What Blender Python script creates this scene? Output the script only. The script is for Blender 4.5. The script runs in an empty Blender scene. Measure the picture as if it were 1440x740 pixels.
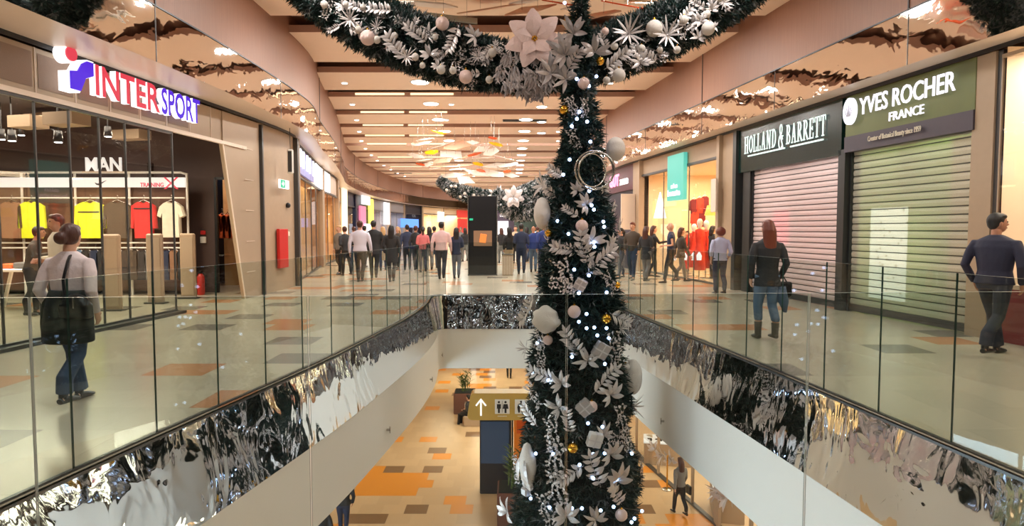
import bpy, math, random
import numpy as np
from mathutils import Vector, Matrix
R = random.Random(7)
SC = bpy.context.scene
COL = SC.collection
PI = math.pi
# ------------------------------------------------------------ camera
F = 900.0; CAMH = 1.58
PITCH = math.atan(48 / F)
cam_d = bpy.data.cameras.new('camera'); cam = bpy.data.objects.new('camera', cam_d); COL.objects.link(cam)
cam_d.sensor_width = 36; cam_d.lens = 36 * F / 1440; cam_d.clip_start = 0.05; cam_d.clip_end = 300
cam.location = (0, 0, CAMH); cam.rotation_euler = (PI / 2 - PITCH, 0, 0)
SC.camera = cam
def ray(px, py):
    u = (px - 720) / F; v = (370 - py) / F; c, s = math.cos(PITCH), math.sin(PITCH)
    return Vector((u, c + v * s, -s + v * c))
def onY(px, py, Y):
    d = ray(px, py); return Vector((0, 0, CAMH)) + d * (Y / d.y)
def onZ(px, py, z=0.0):
    d = ray(px, py); return Vector((0, 0, CAMH)) + d * ((z - CAMH) / d.z)
# ------------------------------------------------------------ object helpers
def tag(o, label=None, cat=None, group=None, kind=None):
    if label: o['label'] = label
    if cat: o['category'] = cat
    if group: o['group'] = group
    if kind: o['kind'] = kind
    return o
def empty(name, loc=(0, 0, 0), rz=0.0, label=None, cat=None, group=None, kind=None):
    o = bpy.data.objects.new(name, None); COL.objects.link(o)
    o.location = loc; o.rotation_euler = (0, 0, rz); o.empty_display_size = 0.1
    return tag(o, label, cat, group, kind)
def copy_tree(o, parent=None):
    c = o.copy(); COL.objects.link(c); c.parent = parent
    for ch in list(o.children): copy_tree(ch, c)
    return c
class MB:
    def __init__(s): s.v = []; s.f = []; s.m = []; s.sm = []
    def add(s, vs, fs, mi=0, smooth=False):
        n = len(s.v); s.v += [tuple(v) for v in vs]
        for f in fs: s.f.append(tuple(i + n for i in f)); s.m.append(mi); s.sm.append(smooth)
        return s
    def box(s, c, sz, rz=0.0, mi=0, M=None, bev=0.0):
        hx, hy, hz = sz[0] / 2, sz[1] / 2, sz[2] / 2
        if M is None: M = Matrix.Translation(c) @ Matrix.Rotation(rz, 4, 'Z')
        if bev > 0:
            b = min(bev, hx * .9, hy * .9, hz * .9)
            o = [(-hx + b, -hy), (hx - b, -hy), (hx, -hy + b), (hx, hy - b), (hx - b, hy), (-hx + b, hy), (-hx, hy - b), (-hx, -hy + b)]
            i = [(x * (hx - b) / hx, y * (hy - b) / hy) for x, y in o]
            vs = [M @ Vector((x, y, -hz)) for x, y in i] + [M @ Vector((x, y, -hz + b)) for x, y in o] + [M @ Vector((x, y, hz - b)) for x, y in o] + [M @ Vector((x, y, hz)) for x, y in i]
            fs = [tuple(range(7, -1, -1)), tuple(range(24, 32))]
            for r in range(3):
                for k in range(8): fs.append((r * 8 + k, r * 8 + (k + 1) % 8, r * 8 + 8 + (k + 1) % 8, r * 8 + 8 + k))
            return s.add(vs, fs, mi)
        vs = [M @ Vector((x * hx, y * hy, z * hz)) for z in (-1, 1) for x, y in ((-1, -1), (1, -1), (1, 1), (-1, 1))]
        return s.add(vs, [(3, 2, 1, 0), (4, 5, 6, 7), (0, 1, 5, 4), (1, 2, 6, 5), (2, 3, 7, 6), (3, 0, 4, 7)], mi)
    def bar(s, a, b, w, h=None, mi=0):
        a, b = Vector(a), Vector(b); d = b - a; L = d.length
        q = d.to_track_quat('X', 'Z').to_matrix().to_4x4()
        return s.box(None, (L, w, h or w), mi=mi, M=Matrix.Translation((a + b) / 2) @ q)
    def tube(s, pts, rad, n=10, mi=0, smooth=True, flat=None, closed=False):
        pts = [Vector(p) for p in pts]; m = len(pts); vs = []; up = None
        for i, p in enumerate(pts):
            if closed: t = pts[(i + 1) % m] - pts[i - 1]
            else: t = pts[min(i + 1, m - 1)] - pts[max(i - 1, 0)]
            if t.length < 1e-9: t = Vector((0, 0, 1))
            t.normalize()
            if flat is not None: a = Vector(flat) - t * t.dot(Vector(flat))
            elif up is None:
                a = t.cross(Vector((0, 0, 1)) if abs(t.z) < .9 else Vector((0, 1, 0)))
            else: a = up - t * t.dot(up)
            if a.length < 1e-6: a = t.orthogonal()
            a.normalize(); up = a; b = t.cross(a)
            r = rad[i] if isinstance(rad, (list, tuple)) else rad
            ra, rb = r if isinstance(r, (list, tuple)) else (r, r)
            for k in range(n):
                th = 2 * PI * k / n; vs.append(p + a * math.cos(th) * ra + b * math.sin(th) * rb)
        fs = []
        for i in range(m if closed else m - 1):
            j = (i + 1) % m
            for k in range(n): fs.append((i * n + k, i * n + (k + 1) % n, j * n + (k + 1) % n, j * n + k))
        s.add(vs, fs, mi, smooth)
        if not closed:
            s.add([vs[k] for k in range(n)], [tuple(range(n - 1, -1, -1))], mi)
            s.add([vs[(m - 1) * n + k] for k in range(n)], [tuple(range(n))], mi)
        return s
    def rings(s, rs, n=16, mi=0, M=None):
        """rs: list of (cx,cy,z,rx,ry) horizontal rings, capped"""
        vs = []
        for cx, cy, z, rx, ry in rs:
            for k in range(n):
                th = 2 * PI * k / n; p = Vector((cx + rx * math.cos(th), cy + ry * math.sin(th), z)); vs.append(M @ p if M else p)
        fs = [tuple(range(n - 1, -1, -1)), tuple(range((len(rs) - 1) * n, len(rs) * n))]
        for i in range(len(rs) - 1):
            for k in range(n): fs.append((i * n + k, i * n + (k + 1) % n, (i + 1) * n + (k + 1) % n, (i + 1) * n + k))
        return s.add(vs, fs, mi, True)
    def ball(s, c, r, nu=16, nv=10, mi=0, sc=(1, 1, 1), M=None):
        vs = []; c = Vector(c)
        for i in range(nv + 1):
            ph = PI * i / nv
            for k in range(nu):
                th = 2 * PI * k / nu
                p = Vector((math.sin(ph) * math.cos(th) * sc[0] * r, math.sin(ph) * math.sin(th) * sc[1] * r, math.cos(ph) * sc[2] * r))
                if M: p = M @ p
                vs.append(c + p)
        fs = []
        for i in range(nv):
            for k in range(nu): fs.append((i * nu + k, (i + 1) * nu + k, (i + 1) * nu + (k + 1) % nu, i * nu + (k + 1) % nu))
        return s.add(vs, fs, mi, True)
    def strip(s, pts, z0, z1, mi=0, flip=False, smooth=True):
        """vertical ribbon along plan polyline"""
        n = len(pts); vs = [(x, y, z0) for x, y in pts] + [(x, y, z1) for x, y in pts]
        fs = [(i, i + 1, n + i + 1, n + i) if not flip else (i + 1, i, n + i, n + i + 1) for i in range(n - 1)]
        return s.add(vs, fs, mi, smooth)
    def band(s, A, B, z, mi=0, up=True):
        n = len(A); vs = [(x, y, z) for x, y in A] + [(x, y, z) for x, y in B]
        fs = [(i, n + i, n + i + 1, i + 1) if up else (i, i + 1, n + i + 1, n + i) for i in range(n - 1)]
        return s.add(vs, fs, mi)
    def slab(s, A, B, z0, z1, mi=0):
        """solid between plan polylines A and B"""
        s.band(A, B, z1, mi, True); s.band(A, B, z0, mi, False)
        s.strip(A, z0, z1, mi); s.strip(B, z0, z1, mi, True)
        for a, b in ((A[0], B[0]), (A[-1], B[-1])): s.strip([a, b], z0, z1, mi)
        return s
    def prism(s, poly, y0, y1, mi=0, M=None):
        """poly in XZ, extruded in Y"""
        n = len(poly); vs = [Vector((x, y0, z)) for x, z in poly] + [Vector((x, y1, z)) for x, z in poly]
        if M: vs = [M @ v for v in vs]
        fs = [tuple(range(n)), tuple(range(2 * n - 1, n - 1, -1))] + [(i, n + i, n + (i + 1) % n, (i + 1) % n) for i in range(n)]
        return s.add(vs, fs, mi)
    def mesh(s, name, mats, recalc=True):
        me = bpy.data.meshes.new(name); me.from_pydata(s.v, [], s.f)
        for m in (mats if isinstance(mats, (list, tuple)) else [mats]): me.materials.append(m)
        me.polygons.foreach_set('material_index', s.m); me.polygons.foreach_set('use_smooth', s.sm)
        if recalc and len(s.f) < 60000:
            import bmesh
            bm = bmesh.new(); bm.from_mesh(me); bmesh.ops.recalc_face_normals(bm, faces=bm.faces); bm.to_mesh(me); bm.free()
        me.update(); return me
    def build(s, name, mats, parent=None, loc=None, rz=0.0, recalc=True):
        o = bpy.data.objects.new(name, s.mesh(name, mats, recalc)); COL.objects.link(o)
        if parent: o.parent = parent
        if loc is not None: o.location = loc; o.rotation_euler = (0, 0, rz)
        return o
def struct(mb, name, mats, parent=None, recalc=True):
    o = mb.build(name, mats, parent, recalc=recalc)
    if not parent: o['kind'] = 'structure'
    return o
def remesh(mb, name, mats, voxel, smooth=3, parent=None, fac=.5):
    o = mb.build(name, mats)
    m = o.modifiers.new('r', 'REMESH'); m.mode = 'VOXEL'; m.voxel_size = voxel; m.use_smooth_shade = True
    if smooth: k = o.modifiers.new('s', 'SMOOTH'); k.factor = fac; k.iterations = smooth
    dg = bpy.context.evaluated_depsgraph_get()
    me = bpy.data.meshes.new_from_object(o.evaluated_get(dg), depsgraph=dg)
    o.modifiers.clear(); old = o.data; o.data = me; bpy.data.meshes.remove(old)
    if len(me.materials) == 0: me.materials.append(mats)
    if parent: o.parent = parent
    return o
ONES = 'first second third fourth fifth sixth seventh eighth ninth tenth eleventh twelfth thirteenth fourteenth fifteenth sixteenth seventeenth eighteenth nineteenth twentieth'.split()
def nth(i):
    if i < 20: return ONES[i]
    return ['twenty-', 'thirty-', 'forty-', 'fifty-'][(i + 1) // 10 - 2] + ONES[(i + 1) % 10 - 1] if (i + 1) % 10 else ['', '', 'thirtieth', 'fortieth', 'fiftieth', 'sixtieth'][(i + 1) // 10 - 1]
# ------------------------------------------------------------ materials
def nodes(name):
    m = bpy.data.materials.new(name); m.use_nodes = True; nt = m.node_tree
    return m, nt, nt.nodes['Principled BSDF'], nt.nodes['Material Output']
def N(nt, typ, **kw):
    n = nt.nodes.new(typ)
    for k, v in kw.items():
        if k in n.inputs: n.inputs[k].default_value = v
        else: setattr(n, k, v)
    return n
def mat(name, col, rough=.5, metal=0.0, var=.08, scale=8.0, bump=0.0, bscale=40.0, emit=None, es=0.0, stretch=(1, 1, 1), spec=None, alpha=None):
    m, nt, p, out = nodes(name); L = nt.links
    tc = N(nt, 'ShaderNodeTexCoord'); mp = N(nt, 'ShaderNodeMapping'); mp.inputs['Scale'].default_value = stretch
    L.new(tc.outputs['Object'], mp.inputs['Vector'])
    no = N(nt, 'ShaderNodeTexNoise', Scale=scale, Detail=3.0); L.new(mp.outputs[0], no.inputs['Vector'])
    mx = N(nt, 'ShaderNodeMix', data_type='RGBA')
    c0 = tuple(max(0, c * (1 - var)) for c in col) + (1,); c1 = tuple(min(1, c * (1 + var)) for c in col) + (1,)
    mx.inputs[6].default_value = c0; mx.inputs[7].default_value = c1
    L.new(no.outputs['Fac'], mx.inputs[0]); L.new(mx.outputs[2], p.inputs['Base Color'])
    p.inputs['Roughness'].default_value = rough; p.inputs['Metallic'].default_value = metal
    if spec is not None: p.inputs['Specular IOR Level'].default_value = spec
    if bump:
        b = N(nt, 'ShaderNodeBump', Strength=bump, Distance=.02); n2 = N(nt, 'ShaderNodeTexNoise', Scale=bscale, Detail=4.0)
        L.new(mp.outputs[0], n2.inputs['Vector']); L.new(n2.outputs['Fac'], b.inputs['Height']); L.new(b.outputs[0], p.inputs['Normal'])
    if emit: p.inputs['Emission Color'].default_value = tuple(emit) + (1,); p.inputs['Emission Strength'].default_value = es
    return m
def lin(r, g, b): return tuple(((c / 255) / 12.92 if c <= 10 else (((c / 255) + .055) / 1.055) ** 2.4) for c in (r, g, b))
def m_glass(name, tint, base=.04, k=.5, haze=0.0):
    m = bpy.data.materials.new(name); m.use_nodes = True; nt = m.node_tree; nt.nodes.remove(nt.nodes['Principled BSDF']); out = nt.nodes['Material Output']
    t = N(nt, 'ShaderNodeBsdfTransparent'); t.inputs[0].default_value = tuple(tint) + (1,)
    g = N(nt, 'ShaderNodeBsdfGlossy'); g.inputs['Roughness'].default_value = .01
    lw = N(nt, 'ShaderNodeLayerWeight', Blend=.5); pw = N(nt, 'ShaderNodeMath', operation='POWER'); pw.inputs[1].default_value = 4
    mu = N(nt, 'ShaderNodeMath', operation='MULTIPLY_ADD'); mu.inputs[1].default_value = k; mu.inputs[2].default_value = base
    mx = N(nt, 'ShaderNodeMixShader'); L = nt.links
    L.new(lw.outputs['Facing'], pw.inputs[0]); L.new(pw.outputs[0], mu.inputs[0]); L.new(mu.outputs[0], mx.inputs[0])
    L.new(t.outputs[0], mx.inputs[1]); L.new(g.outputs[0], mx.inputs[2]); 
    if haze:
        d = N(nt, 'ShaderNodeBsdfDiffuse'); d.inputs[0].default_value = (.75, .85, .8, 1); m2 = N(nt, 'ShaderNodeMixShader'); m2.inputs[0].default_value = haze
        L.new(mx.outputs[0], m2.inputs[1]); L.new(d.outputs[0], m2.inputs[2]); L.new(m2.outputs[0], out.inputs[0])
    else: L.new(mx.outputs[0], out.inputs[0])
    return m
def m_tiles(name, base, accents, tw=.65, th=.6, cluster=None, rough=.22):
    """accents: list of (probability, colour)"""
    m, nt, p, out = nodes(name); L = nt.links
    ge = N(nt, 'ShaderNodeNewGeometry'); sp = N(nt, 'ShaderNodeSeparateXYZ'); L.new(ge.outputs['Position'], sp.inputs[0])
    def mth(op, a, b=None):
        n = N(nt, 'ShaderNodeMath', operation=op)
        for i, v in enumerate((a, b)):
            if v is None: continue
            if isinstance(v, (int, float)): n.inputs[i].default_value = v
            else: L.new(v, n.inputs[i])
        return n.outputs[0]
    y = mth('DIVIDE', sp.outputs['Y'], th); row = mth('FLOOR', y)
    x = mth('ADD', mth('DIVIDE', sp.outputs['X'], tw), mth('MULTIPLY', row, .37)); cl = mth('FLOOR', x)
    cb = N(nt, 'ShaderNodeCombineXYZ'); L.new(cl, cb.inputs[0]); L.new(row, cb.inputs[1])
    wn = N(nt, 'ShaderNodeTexWhiteNoise', noise_dimensions='2D'); L.new(cb.outputs[0], wn.inputs['Vector'])
    fac = wn.outputs['Value']
    if cluster:
        ns = N(nt, 'ShaderNodeTexNoise', Scale=cluster[0], Detail=0.0); L.new(cb.outputs[0], ns.inputs['Vector'])
        k = mth('MULTIPLY', mth('SUBTRACT', ns.outputs['Fac'], cluster[1]), cluster[2])
        fac = mth('SUBTRACT', fac, mth('MAXIMUM', k, 0.0))
    rp = N(nt, 'ShaderNodeValToRGB'); rp.color_ramp.interpolation = 'CONSTANT'; el = rp.color_ramp.elements
    acc = 0; els = []
    for pr, c in accents: els.append((acc, c)); acc += pr
    els.append((acc, base)); els.append((acc + (1 - acc) * .5, tuple(c * .93 for c in base)))
    while len(el) > 1: el.remove(el[0])
    el[0].position = els[0][0]; el[0].color = tuple(els[0][1]) + (1,)
    for pos, c in els[1:]: e = el.new(pos); e.color = tuple(c) + (1,)
    L.new(fac, rp.inputs[0])
    gx = mth('LESS_THAN', mth('FRACT', x), .012); gy = mth('LESS_THAN', mth('FRACT', y), .012); g = mth('MAXIMUM', gx, gy)
    mx = N(nt, 'ShaderNodeMix', data_type='RGBA'); L.new(mth('MULTIPLY', g, .25), mx.inputs[0]); L.new(rp.outputs[0], mx.inputs[6]); mx.inputs[7].default_value = (.25, .2, .16, 1)
    L.new(mx.outputs[2], p.inputs['Base Color']); p.inputs['Roughness'].default_value = rough
    return m
def m_mirror(name, tint=(.86, .8, .78), s=(2.2, 2.2, .9), strength=.35, rough=.03, dist=.05):
    m, nt, p, out = nodes(name); L = nt.links
    tc = N(nt, 'ShaderNodeTexCoord'); mp = N(nt, 'ShaderNodeMapping'); mp.inputs['Scale'].default_value = s; L.new(tc.outputs['Object'], mp.inputs['Vector'])
    a = N(nt, 'ShaderNodeTexNoise', Scale=1.6, Detail=2.5, Distortion=.6); L.new(mp.outputs[0], a.inputs['Vector'])
    b = N(nt, 'ShaderNodeBump', Strength=strength, Distance=dist); L.new(a.outputs['Fac'], b.inputs['Height']); L.new(b.outputs[0], p.inputs['Normal'])
    p.inputs['Base Color'].default_value = tuple(tint) + (1,); p.inputs['Metallic'].default_value = 1; p.inputs['Roughness'].default_value = rough
    return m
def m_emit(name, col, s):
    m, nt, p, out = nodes(name); p.inputs['Base Color'].default_value = tuple(min(1, c) * .35 for c in col) + (1,)
    p.inputs['Emission Color'].default_value = tuple(col) + (1,); p.inputs['Emission Strength'].default_value = s; return m
def m_leaf(name, c0, c1, rough=.5, metal=0.0, scale=30):
    m, nt, p, out = nodes(name); L = nt.links
    ge = N(nt, 'ShaderNodeNewGeometry'); rp = N(nt, 'ShaderNodeMix', data_type='RGBA')
    rp.inputs[6].default_value = tuple(c0) + (1,); rp.inputs[7].default_value = tuple(c1) + (1,)
    L.new(ge.outputs['Random Per Island'], rp.inputs[0]); L.new(rp.outputs[2], p.inputs['Base Color'])
    p.inputs['Roughness'].default_value = rough; p.inputs['Metallic'].default_value = metal
    return m
M = {}
M['wood'] = mat('wood', lin(150, 108, 86), .5, var=.2, scale=6, stretch=(9, 9, .25), bump=.08, bscale=12)
M['mirror_up'] = m_mirror('mirror_fascia', (.94, .90, .87), (.9, .9, 1.3), .16, .03, .06)
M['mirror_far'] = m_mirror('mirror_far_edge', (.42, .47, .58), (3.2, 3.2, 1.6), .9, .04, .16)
M['mirror_low'] = m_mirror('mirror_parapet', (.93, .92, .92), (1.6, 1.6, 1.0), .31, .03, .07)
M['white_paint'] = mat('white_paint', lin(240, 236, 228), .6, var=.02)
M['cream'] = mat('cream_paint', lin(225, 200, 165), .7, var=.03)
M['peach'] = mat('peach_board', lin(238, 214, 192), .55, var=.03, scale=3)
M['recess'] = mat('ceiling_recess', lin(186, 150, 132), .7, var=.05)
M['darkgrey'] = mat('dark_grey', (.03, .03, .035), .4)
M['black'] = mat('black', (.01, .01, .012), .35)
M['pale_edge'] = mat('pale_glass_edge', (.42, .45, .40), .15)  # front glass edges coloured pale, caught light painted in
M['steel'] = mat('steel', (.55, .54, .52), .25, 1.0)
M['darksteel'] = mat('dark_steel', (.10, .10, .10), .35, .6)
M['taupe'] = mat('taupe_cladding', lin(172, 148, 122), .5, var=.06)
M['portal'] = mat('portal_metal', lin(186, 166, 142), .35, .3, var=.07, scale=2)
M['brownwall'] = mat('shop_brown', lin(92, 74, 70), .7, var=.05)
M['darkceil'] = mat('shop_dark_ceiling', lin(58, 44, 42), .8, var=.12)
M['glass'] = m_glass('rail_glass', (.875, .915, .90), .03, .45)
M['glass_front'] = m_glass('front_rail_glass', (.84, .875, .86), .012, .35)
M['glass_shop'] = m_glass('shop_glass', (.96, .96, .96), .03, .22)
M['glass_edge'] = mat('glass_edge', (.05, .10, .085), .15, .0)
M['glass_top'] = mat('glass_top_edge', (.62, .72, .66), .2, .0)
M['floor'] = m_tiles('upper_floor_tiles', lin(204, 190, 168), [(.09, lin(202, 144, 104)), (.06, lin(140, 130, 118))], .66, .62)
M['floor_low'] = m_tiles('lower_floor_tiles', lin(208, 178, 140), [(.07, lin(226, 148, 56)), (.08, lin(134, 104, 76))], .66, .62, cluster=(.17, .60, 6), rough=.3)
M['soffit'] = mat('light_soffit', lin(232, 214, 196), .35, var=.02)
M['neonwhite'] = m_emit('lit_white', (1, .96, .95), 1.5)
M['neoncool'] = m_emit('lit_cool_white', (.86, .92, 1), 2.2)
M['neonred'] = m_emit('lit_red', (.80, .05, .09), .9)
M['neonblue'] = m_emit('lit_blue', (.075, .012, .72), 1.0)
M['lamp'] = m_emit('lamp_lens', (1, .97, .9), 9)
M['cove'] = m_emit('cove_strip', (1, .8, .5), 1.7)
M['warmglow'] = m_emit('warm_glow', (1, .82, .55), 1.6)
# ------------------------------------------------------------ plan curves
def cr(pts, step=.4):
    """Catmull-Rom through (x,y) points, resampled"""
    P = [Vector((p[0], p[1])) for p in pts]; out = []
    for i in range(len(P) - 1):
        p0 = P[max(i - 1, 0)]; p1 = P[i]; p2 = P[i + 1]; p3 = P[min(i + 2, len(P) - 1)]
        if i == 0: p0 = p1 * 2 - p2
        if i == len(P) - 2: p3 = p2 * 2 - p1
        n = max(1, int((p2 - p1).length / step))
        for k in range(n):
            t = k / n; out.append(.5 * ((2 * p1) + (p2 - p0) * t + (2 * p0 - 5 * p1 + 4 * p2 - p3) * t * t + (3 * p1 - p0 - 3 * p2 + p3) * t ** 3))
    out.append(P[-1]); return [(v.x, v.y) for v in out]
RLc = cr([(-3.02, 2.7), (-2.90, 3.62), (-2.70, 4.89), (-2.43, 6.46), (-2.21, 7.88), (-2.04, 9.42), (-1.86, 11.4), (-1.80, 13.0), (-1.84, 14.2), (-1.9, 14.95)])
RLc += [(-1.9 + .35 * (1 - math.cos(a)), 14.95 + .35 * math.sin(a)) for a in [PI / 2 * k / 7 for k in range(1, 8)]]
RRc = cr([(3.42, 2.7), (3.25, 4.06), (3.12, 5.23), (2.90, 7.18), (2.66, 9.0), (2.37, 11.15), (2.2, 13), (2.14, 14.8)])
RRc += [(2.14 - .5 * (1 - math.cos(a)), 14.8 + .5 * math.sin(a)) for a in [PI / 2 * k / 7 for k in range(1, 8)]]
FLc = cr([(-6.3, -6), (-5.9, 2), (-5.72, 7.15), (-5.47, 10), (-5.35, 13.3), (-5.45, 17.4), (-6.1, 20.6), (-7.1, 26), (-8.4, 32), (-9.6, 37.8), (-10.7, 48), (-10.8, 60), (-9.7, 70), (-7.2, 78), (-3.8, 83)], .6)
SLc = cr([(-7.86, -6), (-7.34 + .0875 * 4, 4), (-7.34 + .0875 * 8, 8), (-7.34 + .0875 * 12, 12), (-6.01, 15.2), (-5.98, 17.6), (-6.4, 19.1), (-7.2, 23), (-8.0, 27), (-8.95, 32.7), (-10.5, 38.5), (-11.6, 48), (-11.6, 60), (-10.5, 70), (-8, 78), (-4.4, 84)], .6)
FRc = cr([(8.47, -6), (6.93, 5), (6.23, 10), (5.67, 14), (5.11, 18), (4.48, 22.5), (3.95, 27), (4.0, 32), (5.4, 42), (7.5, 60), (9, 84)], .6)
SRc = cr([(8.93, -6), (7.41, 5), (6.72, 10), (6.17, 14), (5.62, 18), (5.0, 22.5), (4.42, 27), (4.5, 32), (6.0, 42), (8.1, 60), (9.6, 84)], .6)
def xat(c, y):
    for (x0, y0), (x1, y1) in zip(c, c[1:]):
        if y0 <= y <= y1: return x0 + (x1 - x0) * (y - y0) / (y1 - y0)
    return c[0][0] if y < c[0][1] else c[-1][0]
def sub(c, y0, y1):
    return [(xat(c, y0), y0)] + [p for p in c if y0 + .02 < p[1] < y1 - .02] + [(xat(c, y1), y1)]
def offn(pts, d):
    """offset along the plan normal, to the right of the walking direction"""
    out = []
    for i, (x, y) in enumerate(pts):
        a = pts[max(0, i - 1)]; b = pts[min(len(pts) - 1, i + 1)]; t = Vector((b[0] - a[0], b[1] - a[1])).normalized(); out.append((x + t.y * d, y - t.x * d))
    return out
def off(pts, d):
    """offset in x only"""
    return [(x + d, y) for x, y in pts]
ZC = 6.3; ZW = 5.0; ZM = 4.15; ZS = -.80; ZB = -1.75; ZL = -6.6; YF = 15.3
vs_ = SC.view_settings; SC.display_settings.display_device = 'sRGB'; vs_.view_transform = 'Standard'; vs_.look = 'None'; vs_.exposure = -0.12; vs_.gamma = 1.0; vs_.use_curve_mapping = False
wd = bpy.data.worlds.new('world'); SC.world = wd; wd.use_nodes = True; wd.node_tree.nodes['Background'].inputs[0].default_value = (1, .86, .72, 1); wd.node_tree.nodes['Background'].inputs[1].default_value = .3
SC.cycles.transparent_max_bounces = 40; SC.cycles.max_bounces = 8; SC.cycles.sample_clamp_indirect = 6
# ============================================================ shell
RL = [(-3.0, 2.93)] + [p for p in RLc if p[1] > 3.05]; RR = [(3.38, 3.3)] + [p for p in RRc if p[1] > 3.4]
fb = MB()
fb.add([(-16, -6, 0), (16, -6, 0), (16, 3.3, 0), (3.38, 3.3, 0), (-3.0, 2.93, 0), (-16, 2.93, 0)], [(0, 1, 2, 3, 4, 5)])
fb.band([(-16, p[1]) for p in RL], RL, 0, up=True); fb.band(RR, [(16, p[1]) for p in RR], 0)
fb.add([(-16, YF, 0), (16, YF, 0), (16, 90, 0), (-16, 90, 0)], [(0, 1, 2, 3)])
struct(fb, 'floor', M['floor'], recalc=False)
cb = MB()
cb.add([(-16, -6, ZB), (16, -6, ZB), (16, 3.3, ZB), (3.38, 3.3, ZB), (-3.0, 2.93, ZB), (-16, 2.93, ZB)], [(5, 4, 3, 2, 1, 0)])
cb.band([(-16, p[1]) for p in RL], RL, ZB, up=False); cb.band(RR, [(16, p[1]) for p in RR], ZB, up=False)
cb.add([(-16, YF, ZB), (16, YF, ZB), (16, 44, ZB), (-16, 44, ZB)], [(3, 2, 1, 0)])
struct(cb, 'ceiling_lower', M['white_paint'], recalc=False)
lf = MB(); lf.add([(-16, -6, ZL), (16, -6, ZL), (16, 44, ZL), (-16, 44, ZL)], [(0, 1, 2, 3)]); struct(lf, 'floor_lower', M['floor_low'], recalc=False)
# slab edge: rippled steel band over a white band; small studs stay part of the white band
TILT = .17; LAMPW = 165
FARE = [(RL[-1][0], YF), (RR[-1][0], YF)]
def edge(nm, pts, n, side):
    e = MB(); A_ = offn(pts, .02 * side); B_ = offn(pts, TILT * side); k_ = len(A_); e.add([(x, y, ZS) for x, y in B_] + [(x, y, -.02) for x, y in A_], [(i, i + 1, k_ + i + 1, k_ + i) for i in range(k_ - 1)], 0, True); e.strip(offn(pts, .03 * side), -.022, 0.0, 1)
    struct(e, 'trim_%d' % n, [M['mirror_low'], M['darksteel']], recalc=False)
    w = MB(); w.strip(offn(pts, (TILT - .01) * side), ZB, ZS); w.band(pts, offn(pts, (TILT - .01) * side), ZB + .001, 0, up=side < 0)
    for i in range(14, len(pts) - 3, 7):
        x, y = pts[i]; w.box((x + (TILT + .02) * side, y, -1.42), (.05, .03, .03), mi=1); w.box((x + (TILT + .045) * side, y, -1.42), (.012, .012, .1), mi=1)
    struct(w, 'trim_%d' % (n + 1), [M['white_paint'], M['steel']], recalc=False)
edge('left', RL, 1, 1); edge('right', RR, 3, -1)
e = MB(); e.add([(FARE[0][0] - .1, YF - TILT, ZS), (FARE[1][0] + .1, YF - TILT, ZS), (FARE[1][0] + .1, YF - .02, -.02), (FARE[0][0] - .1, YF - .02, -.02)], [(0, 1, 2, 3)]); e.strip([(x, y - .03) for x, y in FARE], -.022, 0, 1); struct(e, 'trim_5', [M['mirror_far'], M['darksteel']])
e = MB(); e.strip([(FARE[0][0] - .1, YF - TILT + .01), (FARE[1][0] + .3, YF - TILT + .01)], ZB, ZS); struct(e, 'trim_6', M['white_paint'])
e = MB(); e.strip([(-3.0, 2.93), (3.38, 3.3)], ZB, 0); struct(e, 'trim_7', M['white_paint'])
# upper fascias: timber over rippled steel, light soffit below
def fascia(F_, S_, side, n0):
    w = MB(); w.strip(F_, ZW, ZC + .5); w.strip(off(F_, .012 * side), ZW - .012, ZW + .012, 1)
    for ys in ([10.0, 20.3, 30, 41, 52, 62, 70] if side > 0 else [10.2, 17.6, 27, 40, 60]):
        x = xat(F_, ys); w.box((x + .004 * side, ys, (ZW + ZC) / 2), (.02, .03, ZC - ZW), mi=1)
    struct(w, 'trim_%d' % n0, [M['wood'], M['darkgrey']], recalc=False)
    m = MB(); m.strip(F_, ZM, ZW); 
    struct(m, 'trim_%d' % (n0 + 1), [M['mirror_up']], recalc=False)
    j = MB()
    for ys in ([4, 10.0, 15, 20.3, 25.5, 30, 41, 52] if side > 0 else [5, 10.2, 14, 17.6, 22, 27]):
        j.box((xat(F_, ys) + .002 * side, ys, (ZM + ZW) / 2), (.008, .012, ZW - ZM))
    struct(j, 'trim_%d' % (n0 + 2), [M['darksteel']], recalc=False)
    s = MB(); n = 120; ys = [F_[0][1] + (83 - F_[0][1]) * i / n for i in range(n + 1)]
    A = [(xat(F_, y), y) for y in ys]; B = [(xat(S_, y), y) for y in ys]
    s.band(A, B, ZM, 0, up=side < 0); s.strip(off(B, .04 * side), ZM - .0, ZM + .3, 1)
    struct(s, 'trim_%d' % (n0 + 3), [M['soffit'], M['black']], recalc=False)
    k = MB(); k.strip(off(B, .06 * side), ZM - .07, ZM + .02, 0); struct(k, 'trim_%d' % (n0 + 4), [M['black']], recalc=False)
fascia(FLc, SLc, 1, 8); fascia(FRc, SRc, -1, 13)
# ceiling: recess plane and cross boards
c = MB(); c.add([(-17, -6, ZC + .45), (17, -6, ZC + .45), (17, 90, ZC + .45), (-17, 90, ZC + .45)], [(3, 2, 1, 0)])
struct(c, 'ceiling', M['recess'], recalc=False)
BOARDS = []
y = 15.4 - 3.9 * 5
while y < 84:
    L = 2.75 if y < 19 else 2.45 if y < 24 else 2.3
    BOARDS.append((y, y + L)); y += 3.95 if y < 19 else 3.55 if y < 24 else 3.3
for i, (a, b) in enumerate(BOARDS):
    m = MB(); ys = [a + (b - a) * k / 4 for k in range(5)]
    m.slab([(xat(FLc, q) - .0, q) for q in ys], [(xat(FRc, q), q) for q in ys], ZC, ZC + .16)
    m.strip([(xat(FLc, a), a - .004), (xat(FRc, a), a - .004)], ZC - .0, ZC + .17, 1)  # front face coloured darker, shade of the gap put into it
    struct(m, 'ceiling_board_%d' % (i + 1), [M['peach'], M['recess']])
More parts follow.
